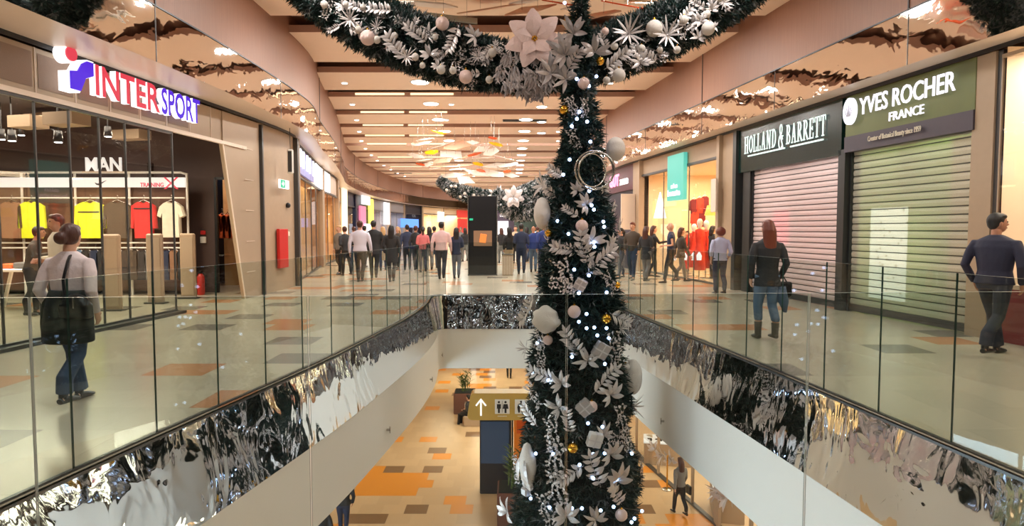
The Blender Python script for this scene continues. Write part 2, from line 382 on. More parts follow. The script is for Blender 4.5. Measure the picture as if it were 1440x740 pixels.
# glowing strips in some of the gaps, as in the photograph on the left side
COVES = []
for i, (a, b) in enumerate(BOARDS[:-1]):
    if a < 18: continue
    g = (b + BOARDS[i + 1][0]) / 2
    if i % 2 == 0 or a < 34:
        for (u, v) in ((.08, .24), (.26, .40)):
            xl, xr = xat(FLc, g), xat(FRc, g); m = MB()
            x0, x1 = xl + (xr - xl) * u, xl + (xr - xl) * v
            m.box(((x0 + x1) / 2, BOARDS[i + 1][0] - .032, ZC + .09), (x1 - x0, .05, .06))
            COVES.append(m.build('ceiling_strip_light', M['cove']))
for k, o in enumerate(COVES): tag(o, 'warm strip light in a ceiling gap, %s from the near end' % nth(k), 'light', 'warm strip lights in the ceiling gaps')
# rear and outer walls
w = MB(); w.box((0, -6.1, -.2), (34, .2, 14)); struct(w, 'wall_back', M['darkceil'])
w = MB(); w.box((0, 90, 1.5), (34, .2, 10)); struct(w, 'wall_far', M['cream'])
w = MB(); w.box((-16.6, 42, -.2), (.2, 97, 14)); struct(w, 'wall_left', M['brownwall'])
w = MB(); w.box((16.6, 42, -.2), (.2, 97, 14)); struct(w, 'wall_right', M['cream'])
w = MB(); w.box((0, 43.9, -4.2), (34, .2, 4.9)); struct(w, 'wall_far_lower', M['cream'])
# ============================================================ glass balustrades
ZR = 1.26
def balustrade(name, label, pts, glassmat, spacing=.77, start=.0, edge_w=.012, z0=-.0, xoff=0.0, seams=None, thick=.011):
    t = empty(name, (pts[0][0], pts[0][1], 0), 0, label, 'balustrade'); o = Vector((pts[0][0], pts[0][1], 0))
    P = [Vector((x + xoff, y, 0)) - o for x, y in pts]
    s = [0]
    for a, b in zip(P, P[1:]): s.append(s[-1] + (b - a).length)
    def at(d):
        d = max(0, min(s[-1], d))
        for i in range(len(P) - 1):
            if d <= s[i + 1] + 1e-9: return P[i].lerp(P[i + 1], (d - s[i]) / max(1e-9, s[i + 1] - s[i]))
        return P[-1]
    cuts = seams or [start + spacing * k for k in range(int((s[-1] - start) / spacing) + 1)]
    cuts = sorted(set([0] + [c_ for c_ in cuts if .05 < c_ < s[-1] - .05] + [s[-1]]))
    for a, b in zip(cuts, cuts[1:]):
        A = at(a + .004); B = at(b - .004); d = (B - A).normalized(); n = Vector((-d.y, d.x, 0)) * thick / 2
        m = MB(); c8 = [A - n, B - n, B + n, A + n]
        vs = [v + Vector((0, 0, z0)) for v in c8] + [v + Vector((0, 0, ZR)) for v in c8]
        m.add(vs, [(0, 1, 5, 4), (2, 3, 7, 6)], 0); m.add(vs, [(1, 2, 6, 5), (3, 0, 4, 7)], 1); m.add(vs, [(4, 5, 6, 7), (3, 2, 1, 0)], 2)
        m.build('glass_panel', [glassmat, M['pale_edge'] if seams else M['glass_edge'], M['glass_top']], t)
    ch = MB()
    for a, b in zip(P, P[1:]): ch.bar(a + Vector((0, 0, .008)), b + Vector((0, 0, .008)), .032, .014)
    ch.build('base_channel', M['darksteel'], t)
    return t
balustrade('glass_balustrade', 'glass balustrade curving along the walkway past the sports shop', RL, M['glass'], .77, .42, xoff=-.04)
balustrade('glass_balustrade', 'glass balustrade along the walkway past the two shuttered shops', RR, M['glass'], .79, .55, xoff=.04)
balustrade('glass_balustrade', 'low glass balustrade across the far end of the opening', [(RL[-1][0], YF + .05), (RR[-1][0], YF + .05)], M['glass'], .8, .3)
fd = (Vector((3.38, 3.3)) - Vector((-3.0, 2.93))).normalized()
fpts = [(-3.0, 2.93), (3.38, 3.3)]
sm = []
for px in (41, 433, 797, 1138):
    d = ray(px, 420); # intersect ground line in plan
    # camera ray (x,y)=k(dx,dy); line p=a+s*fd
    ax, ay = fpts[0]; den = d.x * fd.y - d.y * fd.x; k = (ax * fd.y - ay * fd.x) / den
    sm.append((Vector((d.x * k, d.y * k)) - Vector((ax, ay))).length)
balustrade('glass_balustrade', 'nearest glass balustrade of wide panes straight in front of the viewer', fpts, M['glass_front'], seams=sm, z0=-.9)
# front balustrade joints carry their glint as pale edge colour only
# ============================================================ lights of the room
def area(loc, sx, sy, e, col=(1, .93, .85), rot=(0, 0, 0), name='area_light'):
    l = bpy.data.lights.new(name, 'AREA'); l.shape = 'RECTANGLE'; l.size = sx; l.size_y = sy; l.energy = e; l.color = col
    o = bpy.data.objects.new(name, l); COL.objects.link(o); o.location = loc; o.rotation_euler = rot; return o
def disk(x, y, z, d, e, col=(1, .965, .92)):
    l = bpy.data.lights.new('lamp_light', 'AREA'); l.shape = 'DISK'; l.size = d; l.energy = e; l.color = col
    o = bpy.data.objects.new('lamp_light', l); COL.objects.link(o); o.location = (x, y, z); return o
for i, (a, b) in enumerate(BOARDS[:-1]):
    g = (a + b) / 2
    if g > 82 or g < -1: continue
    xs_ = (-2.9, 2.9) if a < 16 else (-2.95 - .1 * (i - 5), .6) if a < 60 else (-3,)
    for x in xs_: disk(x, g, ZC - .045, .52, LAMPW * (.6 if a < 9 else 1) if a < 34 else LAMPW * 1.0)
for i, (a, b) in enumerate(BOARDS[:-1]):
    g = (b + BOARDS[i + 1][0]) / 2
    if 30 < g < 82 and i % 2 == 0:
        xl, xr = xat(FLc, g), xat(FRc, g); area(((xl + xr) / 2, g, ZC + .40), (xr - xl) * .9, .4, 150)
for x_, yy, e_ in ((-9, 8, 200), (8, 10, 420), (0, 24, 520), (-9, 20, 240), (9, 26, 240), (0, 36, 260)):
    area((x_, yy, ZB - .05), 4, 3, e_ , (1, .88, .72))
# unseen cool glowing panels added under the left walkway to brighten the slab edge
w = MB(); w.box((-7.22, 6, (ZL + ZB) / 2), (.3, 24, ZB - ZL)); struct(w, 'wall_lower_left', M['cream'])
w = MB()
for y_ in (3, 7.5, 12):
    for dy in (-1.74, 0, 1.74): w.box((-6.93, y_ + dy, ZL + 1.9), (.08, .07, 2.74))
    for dz in (-1.34, 1.34): w.box((-6.93, y_, ZL + 1.9 + dz), (.08, 3.5, .07))
struct(w, 'window_lower_frame', M['darksteel'])  # bars added round the glowing fill panels
w = MB()
for y_ in (3, 7.5, 12): w.box((-7.0, y_, ZL + 1.9), (.12, 3.4, 2.6))
struct(w, 'window_lower', m_emit('cool_window', (.66, .83, 1), 13))
w = MB()
for y_ in (9.8, 13.6, 17.2): w.box((12.78 - .225 * (y_ - 9.8), y_, ZL + 2.2), (.1, 3.0, 3.2), rz=.225)
struct(w, 'window_lower_right', m_emit('warm_window', (1, .9, .74), 9))  # unseen warm glowing panels added to brighten the opposite slab edge
# ============================================================ lettering
def text_mesh(s, w, h, depth=.04, bold=.012, mi_name='lettering'):
    cu = bpy.data.curves.new('t', 'FONT'); cu.body = s; cu.size = 1; cu.extrude = depth / 2; cu.offset = bold; cu.resolution_u = 3
    o = bpy.data.objects.new('t', cu); COL.objects.link(o)
    dg = bpy.context.evaluated_depsgraph_get(); dg.update()
    me = bpy.data.meshes.new_from_object(o.evaluated_get(dg), depsgraph=dg)
    bpy.data.objects.remove(o); bpy.data.curves.remove(cu)
    xs = [v.co.x for v in me.vertices]; ys = [v.co.y for v in me.vertices]
    x0, x1, y0, y1 = min(xs), max(xs), min(ys), max(ys); sx = w / (x1 - x0); sy = h / (y1 - y0)
    for v in me.vertices: v.co = Vector(((v.co.x - x0) * sx, (v.co.y - y0) * sy, v.co.z))
    me.materials.clear(); return me
def place_text(name, s, P, a, w, h, m, parent=None, depth=.04, bold=.012, sidemat=None, me=None):
    """P: world lower-left; a: reading direction (unit, horizontal)"""
    me = me or text_mesh(s, w, h, depth, bold)
    a = Vector(a).normalized(); up = Vector((0, 0, 1)); n = a.cross(up)
    X = Matrix(((a.x, up.x, n.x, P[0]), (a.y, up.y, n.y, P[1]), (a.z, up.z, n.z, P[2]), (0, 0, 0, 1)))
    me.transform(X); me.materials.append(m)
    if sidemat:
        me.materials.append(sidemat)
        for p in me.polygons:
            if abs(p.normal.dot(n)) < .5: p.material_index = 1
    o = bpy.data.objects.new(name, me); COL.objects.link(o)
    if parent:
        o.parent = parent; o.matrix_parent_inverse = Matrix.Identity(4)
        me.transform(Matrix.Translation(-Vector(parent.location)))
    return o
def stroke_text(s, w, h, depth=.04):
    """slab-serif capitals built from strokes; thick stems, thin joins, bracket serifs"""
    T, t = .135, .055
    def stem(x): return [('l', x, 0, x, 1, T), ('l', x - .17, .03, x + .17, .03, t), ('l', x - .17, .97, x + .17, .97, t)]
    G = {'H': (.95, stem(.2) + stem(.72) + [('l', .2, .5, .72, .5, t)]), 'O': (.85, [('a', .42, .5, .33, .46, 0, 360, T)]),
         'L': (.75, stem(.2) + [('l', .2, .03, .68, .03, t), ('l', .66, .03, .66, .28, t)]),
         'A': (.95, [('l', .2, 0, .45, 1, t), ('l', .45, 1, .74, 0, T), ('l', .27, .33, .66, .33, t), ('l', .08, .03, .34, .03, t), ('l', .58, .03, .9, .03, t)]),
         'N': (.98, [('l', .2, 0, .2, 1, t), ('l', .2, 1, .76, 0, T), ('l', .76, 0, .76, 1, t), ('l', .06, .03, .34, .03, t), ('l', .62, .97, .9, .97, t), ('l', .04, .97, .24, .97, t)]),
         'D': (.9, stem(.2) + [('a', .32, .5, .42, .47, -90, 90, T * .9)]), 'B': (.8, stem(.2) + [('a', .34, .75, .26, .22, -90, 90, T * .8), ('a', .36, .26, .32, .24, -90, 90, T * .8)]),
         'R': (.88, stem(.2) + [('a', .34, .74, .28, .23, -90, 90, T * .8), ('l', .38, .5, .76, .03, T), ('l', .7, .03, .88, .03, t)]),
         'E': (.78, stem(.2) + [('l', .2, .97, .66, .97, t), ('l', .2, .03, .68, .03, t), ('l', .66, .97, .66, .74, t), ('l', .68, .03, .68, .28, t), ('l', .2, .5, .54, .5, t), ('l', .54, .4, .54, .6, t)]),
         'T': (.82, stem(.4) + [('l', .05, .97, .75, .97, t), ('l', .06, .97, .06, .74, t), ('l', .74, .97, .74, .74, t)]),
         '&': (.95, [('a', .42, .86, .2, .26, 0, 360, T * .7), ('a', .40, .2, .34, .36, 20, 340, T * .8), ('l', .3, .62, .82, -.1, T * .8), ('l', .6, .5, .85, .5, t)]), ' ': (.3, [])}
    m = MB(); x = 0
    def quad(x0, y0, x1, y1, wd):
        dx, dy = x1 - x0, y1 - y0; L = math.hypot(dx, dy); nx, ny = -dy / L * wd / 2, dx / L * wd / 2
        c = [(x0 + nx, y0 + ny), (x1 + nx, y1 + ny), (x1 - nx, y1 - ny), (x0 - nx, y0 - ny)]
        vs = [(px, py, -depth / 2) for px, py in c] + [(px, py, depth / 2) for px, py in c]
        m.add(vs, [(0, 1, 2, 3), (7, 6, 5, 4), (0, 4, 5, 1), (1, 5, 6, 2), (2, 6, 7, 3), (3, 7, 4, 0)])
    for ch in s:
        adv, st = G[ch]
        for q in st:
            if q[0] == 'l': quad(x + q[1], q[2], x + q[3], q[4], q[5])
            else:
                _, cx, cy, rx, ry, a0, a1, wd = q; n = 12; pr = None
                for k in range(n + 1):
                    a = math.radians(a0 + (a1 - a0) * k / n); p = (x + cx + (rx - wd / 2 * 0) * math.cos(a), cy + ry * math.sin(a))
                    if pr: quad(pr[0], pr[1], p[0], p[1], wd * (.45 + .55 * abs(math.cos(math.radians(a0 + (a1 - a0) * (k - .5) / n)))))
                    pr = p
        x += adv * 1.1
    me = m.mesh('lettering', [], False)
    for v in me.vertices: v.co = Vector((v.co.x * w / x, v.co.y * h, v.co.z))
    return me
def dirS(c, y): return (Vector((xat(c, y + .3), y + .3)) - Vector((xat(c, y - .3), y - .3))).normalized().to_3d()
WN = [0]; 
def window(c, y0, y1, z0, z1, ncut, side, label=None, inset=.0, matg=None, framemat=None, cuts=None, fw=.022, rail=True):
    """shop window on plan curve c: structure with frame and panes"""
    WN[0] += 1; t = empty('window_%d' % WN[0], (0, 0, 0), kind='structure')
    cs = cuts or [y0 + (y1 - y0) * k / ncut for k in range(ncut + 1)]
    f = MB()
    for q in cs: f.box((xat(c, q) - inset * side, q, (z0 + z1) / 2), (.03, fw, z1 - z0))
    for a, b in zip(cs, cs[1:]):
        A = Vector((xat(c, a) - inset * side, a, 0)); B = Vector((xat(c, b) - inset * side, b, 0))
        f.bar(A + Vector((0, 0, z1 - .02)), B + Vector((0, 0, z1 - .02)), .06, .05); f.bar(A + Vector((0, 0, z0 + .03)), B + Vector((0, 0, z0 + .03)), .06, .06)
    f.build('window_frame', framemat or M['darksteel'], t)
    g = MB()
    for a, b in zip(cs, cs[1:]):
        A = Vector((xat(c, a) - inset * side, a + .02, (z0 + z1) / 2)); B = Vector((xat(c, b) - inset * side, b - .02, (z0 + z1) / 2)); g.bar(A, B, .012, z1 - z0 - .06)
    g.build('window_pane', matg or M['glass_shop'], t)
    return t
# ============================================================ sports shop, left
SX = lambda y, d=0.0: xat(SLc, y) + d
H1 = 3.42
# header fascia with mesh panels (part of the wall)
def header(nm, c, y0, y1, z0, z1, mats, side, seams=(), thick=.12, lip=True):
    A = sub(c, y0, y1); m = MB(); m.slab(off(A, -thick * side), A, z0, z1) if side > 0 else m.slab(A, off(A, -thick * side), z0, z1)
    for q in seams: m.box((xat(c, q) + .004 * side, q, (z0 + z1) / 2), (.012, .018, z1 - z0), mi=1)
    if lip: m.slab(off(A, -.02 * side), off(A, .05 * side), z0 - .05, z0 + .02, mi=1) if side > 0 else m.slab(off(A, .05 * side), off(A, -.02 * side), z0 - .05, z0 + .02, mi=1)
    return struct(m, nm, mats)
seamY = [8.2 + .72 * k for k in range(-3, 9)]
header('wall_header', SLc, 2, 14.6, H1, ZM - .08, [M['portal'], M['soffit']], 1, seamY)
mp = MB()
for k in range(-3, 6):
    y0 = 8.2 + .72 * k
    mp.add([(SX(y, .006), y, z) for y, z in ((y0 + .05, H1 + .1), (y0 + .67, H1 + .1), (y0 + .67, ZM - .15), (y0 + .05, ZM - .15))], [(0, 1, 2, 3)])
M['meshpanel'] = mat('mesh_panel', lin(150, 128, 112), .5, .3, var=.3, scale=160)
struct(mp, 'wall_header_mesh', M['meshpanel'])
# slanted portal pillar and band to its right
m = MB()
pb = [(14.45, 0), (15.25, 0), (15.25, ZM - .08), (13.65, ZM - .08), (13.65, H1)]
vs = [(SX(y, .02), y, z) for y, z in pb] + [(SX(y, -.07), y, z) for y, z in pb]; n = 5
m.add(vs, [tuple(range(n)), tuple(range(2 * n - 1, n - 1, -1))] + [(i, n + i, n + (i + 1) % n, (i + 1) % n) for i in range(n)])
for z in (.6, 1.3, 2.0, 2.7, 3.4): m.box((SX(14.8, .022), 14.85, z), (.01, .9 if z > 3 else .7, .012), mi=1)
m.bar((SX(14.42, .03), 14.42, 0), (SX(13.62, .03), 13.62, H1), .02, .03, mi=1)
struct(m, 'wall_portal', [M['portal'], M['soffit']])
glc = [7.0, 7.64, 8.27, 8.88, 9.49, 10.09, 10.68, 11.29, 11.94]
window(SLc, 7, 11.94, 0.02, H1 - .05, 0, 1, cuts=glc, framemat=M['darksteel'])
window(SLc, 3.2, 6.4, 0.02, H1 - .05, 5, 1)
m = MB(); m.slab([(SX(y, -.06), y) for y in (3, 8, 12.0)], [(SX(y, .16), y) for y in (3, 8, 12.0)], 0, .05); struct(m, 'trim_20', M['darksteel'])
# interior shell
m = MB(); m.add([(-16, 1, 4.05), (SX(1, -.1), 1, 4.05), (SX(15.9, -.1), 15.9, 4.05), (-16, 15.9, 4.05)], [(0, 1, 2, 3)]); struct(m, 'ceiling_shop', M['darkceil'])
m = MB()
for (x0, x1, z0, z1) in ((-16, -7.34, 0, 4.05), (-7.34, -6.0, 2.85, 4.05), (-6.35, -6.05, 0, 2.85)): m.box(((x0 + x1) / 2, 15.95, (z0 + z1) / 2), (x1 - x0, .1, z1 - z0))
struct(m, 'wall_shop_end', M['brownwall'])
m = MB(); m.box((-10, 1.0, 2), (6, .1, 4)); struct(m, 'wall_shop_front', M['brownwall'])
m = MB(); m.box((-9.5, 18.6, 1.6), (5, .1, 3.2)); m.box((-8.9, 17.2, 1.6), (.1, 2.8, 3.2)); m.add([(-9, 16, 3.2), (-6.1, 16, 3.2), (-6.1, 18.6, 3.2), (-9, 18.6, 3.2)], [(0, 1, 2, 3)]); struct(m, 'wall_shop_inner', M['darkceil'])
d = empty('door_1', (0, 0, 0), kind='structure'); m = MB()
for x in (-7.31, -6.4): m.box((x, 15.86, 1.42), (.06, .08, 2.84))
m.box((-6.86, 15.86, 2.82), (.9, .08, .06)); m.build('door_frame', M['black'], d)
m = MB(); m.box((-6.86, 15.86, 1.4), (.84, .015, 2.74)); m.build('door_pane', M['glass_shop'], d)
# sign
a = dirS(SLc, 11); y0 = 9.62
sg = empty('shop_sign', (SX(9.1), 9.1, 3.6), 0, 'lit INTERSPORT shop sign in red and violet-blue letters over the glass shopfront', 'sign')
yA, yB, yM = 9.78, 12.52, 11.33
P0 = Vector((SX(yA, .16), yA, 3.60)); L_ = (Vector((SX(yB), yB, 0)) - Vector((SX(yA), yA, 0)))
aa = L_.normalized(); Lw = L_.length
for s_, off_, w_, m_ in (('INTER', 0, Lw * .555, 'neonred'), ('SPORT', Lw * .572, Lw * .428, 'neonblue')):
    nn = aa.cross(Vector((0, 0, 1)))
    place_text('lettering', s_, P0 + aa * off_, aa, w_, .46, M[m_], sg, .10, .02, M['neonwhite'])
def plate(poly, P, a, m_, parent, name, depth=.1, o_=0.0):
    """2-D polygon (u right, v up) built as a solid plate at P facing a x up"""
    a = Vector(a).normalized(); up = Vector((0, 0, 1)); n = a.cross(up); P = Vector(P) + n * o_; q = Vector(parent.location) if parent else Vector()
    m = MB(); k = len(poly); f = [P + a * u + up * v - q for u, v in poly]; vs = [v + n * depth / 2 for v in f] + [v - n * depth / 2 for v in f]
    m.add(vs, [tuple(range(k)), tuple(range(2 * k - 1, k - 1, -1))] + [(i, (i + 1) % k, k + (i + 1) % k, k + i) for i in range(k)])
    return m.build(name, m_, parent)
PL = Vector((SX(9.12, .16), 9.12, 3.58)) 
circ = lambda cx, cy, r, n=20, ry=None: [(cx + r * math.cos(2 * PI * i / n), cy + (ry or r) * math.sin(2 * PI * i / n)) for i in range(n)]
wave = [(.12, .0), (.30, .0), (.36, .12), (.40, .2), (.56, .27), (.56, .46), (.44, .46), (.34, .40), (.26, .28), (.12, .25)]
grow = lambda p, k: [((u - .3) * k + .3, (v - .24) * k + .24) for u, v in p]
plate(circ(.14, .485, .125), PL, aa, M['neonwhite'], sg, 'logo_dot_halo', .16); plate(circ(.15, .49, .1), PL, aa, M['neonred'], sg, 'logo_dot', .03, .09)
plate(grow(wave, 1.12), PL, aa, M['neonwhite'], sg, 'logo_wave_halo', .16); plate(wave, PL, aa, M['neonblue'], sg, 'logo_wave', .03, .09)
# rack wall inside (perpendicular to the shopfront)
YR = 15.3
rk = empty('display_rack', (-10, YR, 0), 0, 'tall white framed wall rack of sportswear behind the shop glass, lettered MAN', 'rack')
q = Vector((10, -YR, 0)); tb = MB()
xs = [-12.45] + [onY(px, 300, YR).x for px in (32, 107, 183, 264)]
f = MB()
for x in xs: f.tube([(x + 10, 0, 0), (x + 10, 0, 2.9)], .028, 8)
f.tube([(-2.5, 0, 2.92), (2.12, 0, 2.92), (2.26, 0, 2.88), (xs[-1] + 10, 0, 2.78)], .028, 8)
for z in (2.31, 1.25, 1.13): f.tube([(-2.5, -.12 if z < 2.4 else 0, z), (xs[-1] + 10, -.12, z)], .018, 8)
f.build('rack_frame', M['white_paint'], rk)
M['boardlit'] = m_emit('lit_header_board', (1, .93, .85), .9)
m = MB(); m.box((-.1, -.05, 2.68), (4.7, .06, .23)); m.build('header_board', M['boardlit'], rk)
m = MB(); m.box((-.1, .1, 1.4), (4.7, .04, 2.6)); m.build('back_board', mat('rack_back', lin(96, 66, 50), .7), rk)
place_text('lettering', 'MAN', onY(121, 241, YR), (1, 0, 0), onY(171, 241, YR).x - onY(121, 241, YR).x, .33, M['boardlit'], rk, .05, .008)
m = MB(); p = onY(146, 242, YR); m.box((p.x + 10, 0, p.z), (1.0, .08, .03)); m.build('letter_base', M['soffit'], rk)
sw = [(0, .35), (.12, .1), (.35, .02), (1, .62), (.38, .26), (.2, .24), (.08, .32)]
p = onY(133, 261, YR - .1); plate([(u * .28, v * .2) for u, v in sw], (p.x, YR - .09, p.z), (1, 0, 0), M['darkgrey'], rk, 'logo_swoosh', .012)
p = onY(197, 263, YR - .1); place_text('lettering', 'TRAINING', (p.x, YR - .09, p.z), (1, 0, 0), .55, .10, M['neonred'], rk, .012, .01)
p = onY(230, 266, YR - .1)
for s_ in (0, 1): plate([(0 + .3 * s_, 0), (.05 + .3 * s_, 0), (.35 - .3 * s_, .28), (.3 - .3 * s_, .28)], (p.x, YR - .09, p.z), (1, 0, 0), M['neonred'], rk, 'logo_cross', .012)
# garments on hangers
TEE = [(-.12, 0), (-.2, -.03), (-.33, -.1), (-.36, -.62), (-.28, -.63), (-.26, -.3), (-.25, -.86), (.25, -.86), (.26, -.3), (.28, -.63), (.36, -.62), (.33, -.1), (.2, -.03), (.12, 0), (.06, -.035), (-.06, -.035)]
SHORT = [(-.1, 0), (-.2, -.03), (-.33, -.12), (-.40, -.33), (-.3, -.37), (-.25, -.26), (-.26, -.84), (.26, -.84), (.25, -.26), (.3, -.37), (.40, -.33), (.33, -.12), (.2, -.03), (.1, 0), (.05, -.035), (-.05, -.035)]
def garment(px, pyt, Y, col, nm, label, cat, w=1.0, shape=TEE, hgt=1.0, folds=True, group=None, rz=0.0, parent=None, trim=None, sidew=1.0):
    p = onY(px, pyt, Y); t = empty(nm, p, rz, label, cat, group)
    pts = [(u * w, v * hgt) for u, v in shape]
    m = MB(); k = len(pts); nl = 3; lay = []
    for yy, sc in ((-.07, .9), (-.03, 1.0), (.03, 1.0), (.07, .9)): lay.append([(u * (sc if abs(u) > .02 else 1), yy * sidew, v * (1 if v > -.1 else 1 - (1 - sc) * .1)) for u, v in pts])
    vs = [v for l in lay for v in l]; fs = [tuple(range(k)), tuple(range(4 * k - 1, 3 * k - 1, -1))]
    for r in range(3):
        for i in range(k): fs.append((r * k + i, (r + 1) * k + i, (r + 1) * k + (i + 1) % k, r * k + (i + 1) % k))
    m.add(vs, fs); m.build('cloth', col, t)
    if trim:
        b = MB()
        for z in trim: b.box((0, -.075 * sidew, z * hgt), (.46 * w, .012, .03))
        b.build('chest_stripe', M['darkgrey'], t)
    h = MB(); h.tube([(-.17 * w, 0, -.02), (0, 0, .05), (.17 * w, 0, -.02)], .012, 6); h.tube([(0, 0, .05), (0, 0, .1), (.03, 0, .13), (0, 0, .16)], .006, 6)
    h.build('hanger', M['steel'], t); return t
fab = lambda n, c, r=.75: mat(n, c, r, var=.14, scale=9, bump=.25, bscale=9)
FB = {'neon': fab('neon_yellow_cloth', (.82, .92, .02)), 'red': fab('red_cloth', (.75, .03, .03)), 'brown': fab('olive_brown_cloth', lin(72, 62, 52)), 'white': fab('white_cloth', lin(235, 225, 205)),
      'tan': fab('tan_cloth', lin(150, 110, 82)), 'blue': fab('blue_cloth', lin(92, 118, 146)), 'black': fab('black_cloth', (.02, .02, .022)), 'orange': fab('orange_cloth', (.85, .16, .04)), 'navy': fab('navy_cloth', (.02, .03, .07)),
      'grey': fab('grey_cloth', lin(120, 118, 116)), 'jeans': fab('denim', lin(52, 66, 92)), 'beige': fab('beige_cloth', lin(200, 180, 150)), 'pink': fab('pink_cloth', lin(205, 110, 110)), 'palepink': fab('pale_pink_shirt', lin(225, 190, 190)),
      'paleblue': fab('pale_blue_shirt', lin(185, 188, 215)), 'dkred': fab('dark_red_cloth', lin(120, 30, 34)), 'dkblue': fab('mid_blue_cloth', lin(36, 56, 120)), 'dkgreen': fab('dark_green_black_cloth', lin(30, 36, 34)), 'bluegrey': fab('blue_grey_cloth', lin(86, 104, 128))}
G_ = 'jackets and shirts on the wall rack'
garment(44, 284, YR - .16, FB['neon'], 'hanging_jacket', 'neon yellow jacket hanging between the tan jacket and the near shopper', 'jacket', .92, folds=0, group=G_)
garment(16, 284, YR - .16, FB['tan'], 'hanging_jacket', 'tan brown jacket hanging at the very edge beside a neon yellow one', 'jacket', .9, group=G_)
garment(127, 284, YR - .16, FB['neon'], 'hanging_jacket', 'large bright neon yellow jacket with dark chest line under the rack lettering', 'jacket', 1.08, group=G_, trim=(-.24,))
garment(165, 284, YR - .16, FB['brown'], 'hanging_jacket', 'olive brown jacket hanging between the yellow and the red garments', 'jacket', .98, group=G_)
garment(202, 284, YR - .16, FB['red'], 'hanging_jacket', 'bright red jacket hanging on the wall rack', 'jacket', .86, group=G_, trim=(-.16,))
garment(241, 284, YR - .16, FB['white'], 'hanging_shirt', 'white short sleeved shirt hanging at the rounded end of the rack', 'shirt', .84, SHORT, group=G_)
lows = ['blue', 'black', 'navy', 'black', 'grey', 'navy', 'black', 'brown', 'black', 'grey', 'black', 'navy', 'tan', 'black']
for k, cn in enumerate(lows):
    px = 112 + k * 11.2
    garment(px, 352, YR - .1 , FB[cn], 'hanging_trousers' if k % 3 else 'hanging_jacket', '%s garment on the low rail of the sports rack, %s of the row' % ({'blue': 'light blue', 'black': 'black', 'navy': 'navy', 'grey': 'grey', 'brown': 'olive brown', 'tan': 'tan'}[cn], nth(k)), 'garment', .36, hgt=.82, group='garments on the low rail', sidew=1.6)
# display tables with folded goods and dressed mannequin stand-ins near the glass
def table(x, y, w, d_, h_, label):
    t = empty('display_table', (x, y, 0), 0, label, 'table'); m = MB(); m.box((0, 0, h_), (w, d_, .05), bev=.01); m.build('table_top', M['white_paint'], t)
    for sx in (-1, 1):
        for sy in (-1, 1): m = MB(); m.bar((sx * w * .42, sy * d_ * .4, 0), (sx * w * .3, sy * d_ * .4, h_), .05); m.build('trestle_leg', M['white_paint'], t)
    return t
table(-9.6, 12.6, 1.7, .8, .78, 'white trestle table with folded clothes inside the sports shop')
for k in range(5):
    c_ = ['blue', 'orange', 'grey', 'neon', 'navy'][k]; m = MB(); hh = .06 + .03 * (k % 3); m.box((0, 0, hh / 2), (.26, .32, hh), bev=.02)
    o = m.build('folded_shirt', FB[c_], None, (-10.2 + k * .3, 12.6, .805)); tag(o, 'folded %s shirt on the white trestle table in the sports shop' % ['blue', 'orange', 'grey', 'neon yellow', 'navy'][k], 'shirt', 'folded shirts on the trestle table')
# security gates
for k, (px, py) in enumerate(((160, 437), (220, 427), (266, 420))):
    p = onZ(px, py); t = empty('security_gate', p, 0.0, ['beige security gate pillar closest to the sports shop glass', 'middle beige security gate pillar in the sports shop entrance', 'beige security gate pillar beside the fire extinguisher'][k], 'gate', 'security gates at the sports shop entrance')
    m = MB(); m.box((0, 0, .74), (.34, .1, 1.48), bev=.03); m.build('panel', M['taupe'], t)
    m = MB(); m.box((0, 0, .015), (.42, .2, .03)); m.build('base', M['darksteel'], t); m = MB(); m.box((0, -.055, .74), (.26, .012, 1.3)); m.build('inset', M['portal'], t)
p = onY(283, 416, 15.3); t = empty('fire_extinguisher', (p.x, 15.3, 0), 0, 'red fire extinguisher standing against the brown wall of the sports shop', 'extinguisher')
m = MB(); m.rings([(0, 0, 0, .075, .075), (0, 0, .02, .085, .085), (0, 0, .42, .085, .085), (0, 0, .48, .06, .06), (0, 0, .52, .03, .03)], 16); m.build('cylinder', mat('extinguisher_red', (.55, .03, .02), .3), t)
m = MB(); m.box((0, 0, .55), (.05, .12, .05)); m.tube([(0, .05, .54), (.1, .06, .48), (.1, .04, .2)], .012, 6); m.build('valve', M['black'], t)
p = onY(287, 334, 15.9); t = empty('alarm_box', (p.x, 15.88, p.z), 0, 'small fire call point with red top and white box on the brown shop wall', 'alarm')
m = MB(); m.box((0, -.03, .12), (.12, .05, .1), bev=.01); m.build('red_button_box', FB['red'], t); m = MB(); m.box((0, -.03, -.06), (.14, .05, .16), bev=.01); m.build('white_box', M['white_paint'], t)
# ceiling boxes and spots in the shop
for k, (px, py, Y, w_) in enumerate(((40, 172, 11.2, .62), (94, 168, 10.6, .75), (65, 150, 13.4, 1.0), (185, 190, 14.2, .9))):
    p = onY(px, py, Y); m = MB(); m.box((0, 0, 0), (w_ * .8, .35, .2), rz=-.25)
    o = m.build('ceiling_duct', M['taupe'], None, (p.x, Y, min(p.z, 3.85)))
    tag(o, 'pale box unit hung under the dark sports shop ceiling, %s of four' % nth(k), 'ceiling unit', 'pale ceiling units in the sports shop')
for k, (px, py, Y) in enumerate(((17, 198, 12), (2, 196, 12.6), (82, 200, 11.5), (152, 192, 13), (30, 190, 13.8))):
    p = onY(px, py, Y); t = empty('track_spotlight', p, 0, 'black ceiling spotlight inside the sports shop, %s of five' % nth(k), 'spotlight', 'black spotlights in the sports shop')
    m = MB(); m.rings([(0, 0, 0, .075, .075), (0, 0, .2, .06, .06)], 12); m.tube([(0, 0, .2), (0, 0, max(.25, 4.05 - p.z))], .012, 6); m.build('housing', M['black'], t)
    m = MB(); m.rings([(0, 0, -.01, .06, .06), (0, 0, .01, .06, .06)], 12); m.build('lens', M['lamp'], t)
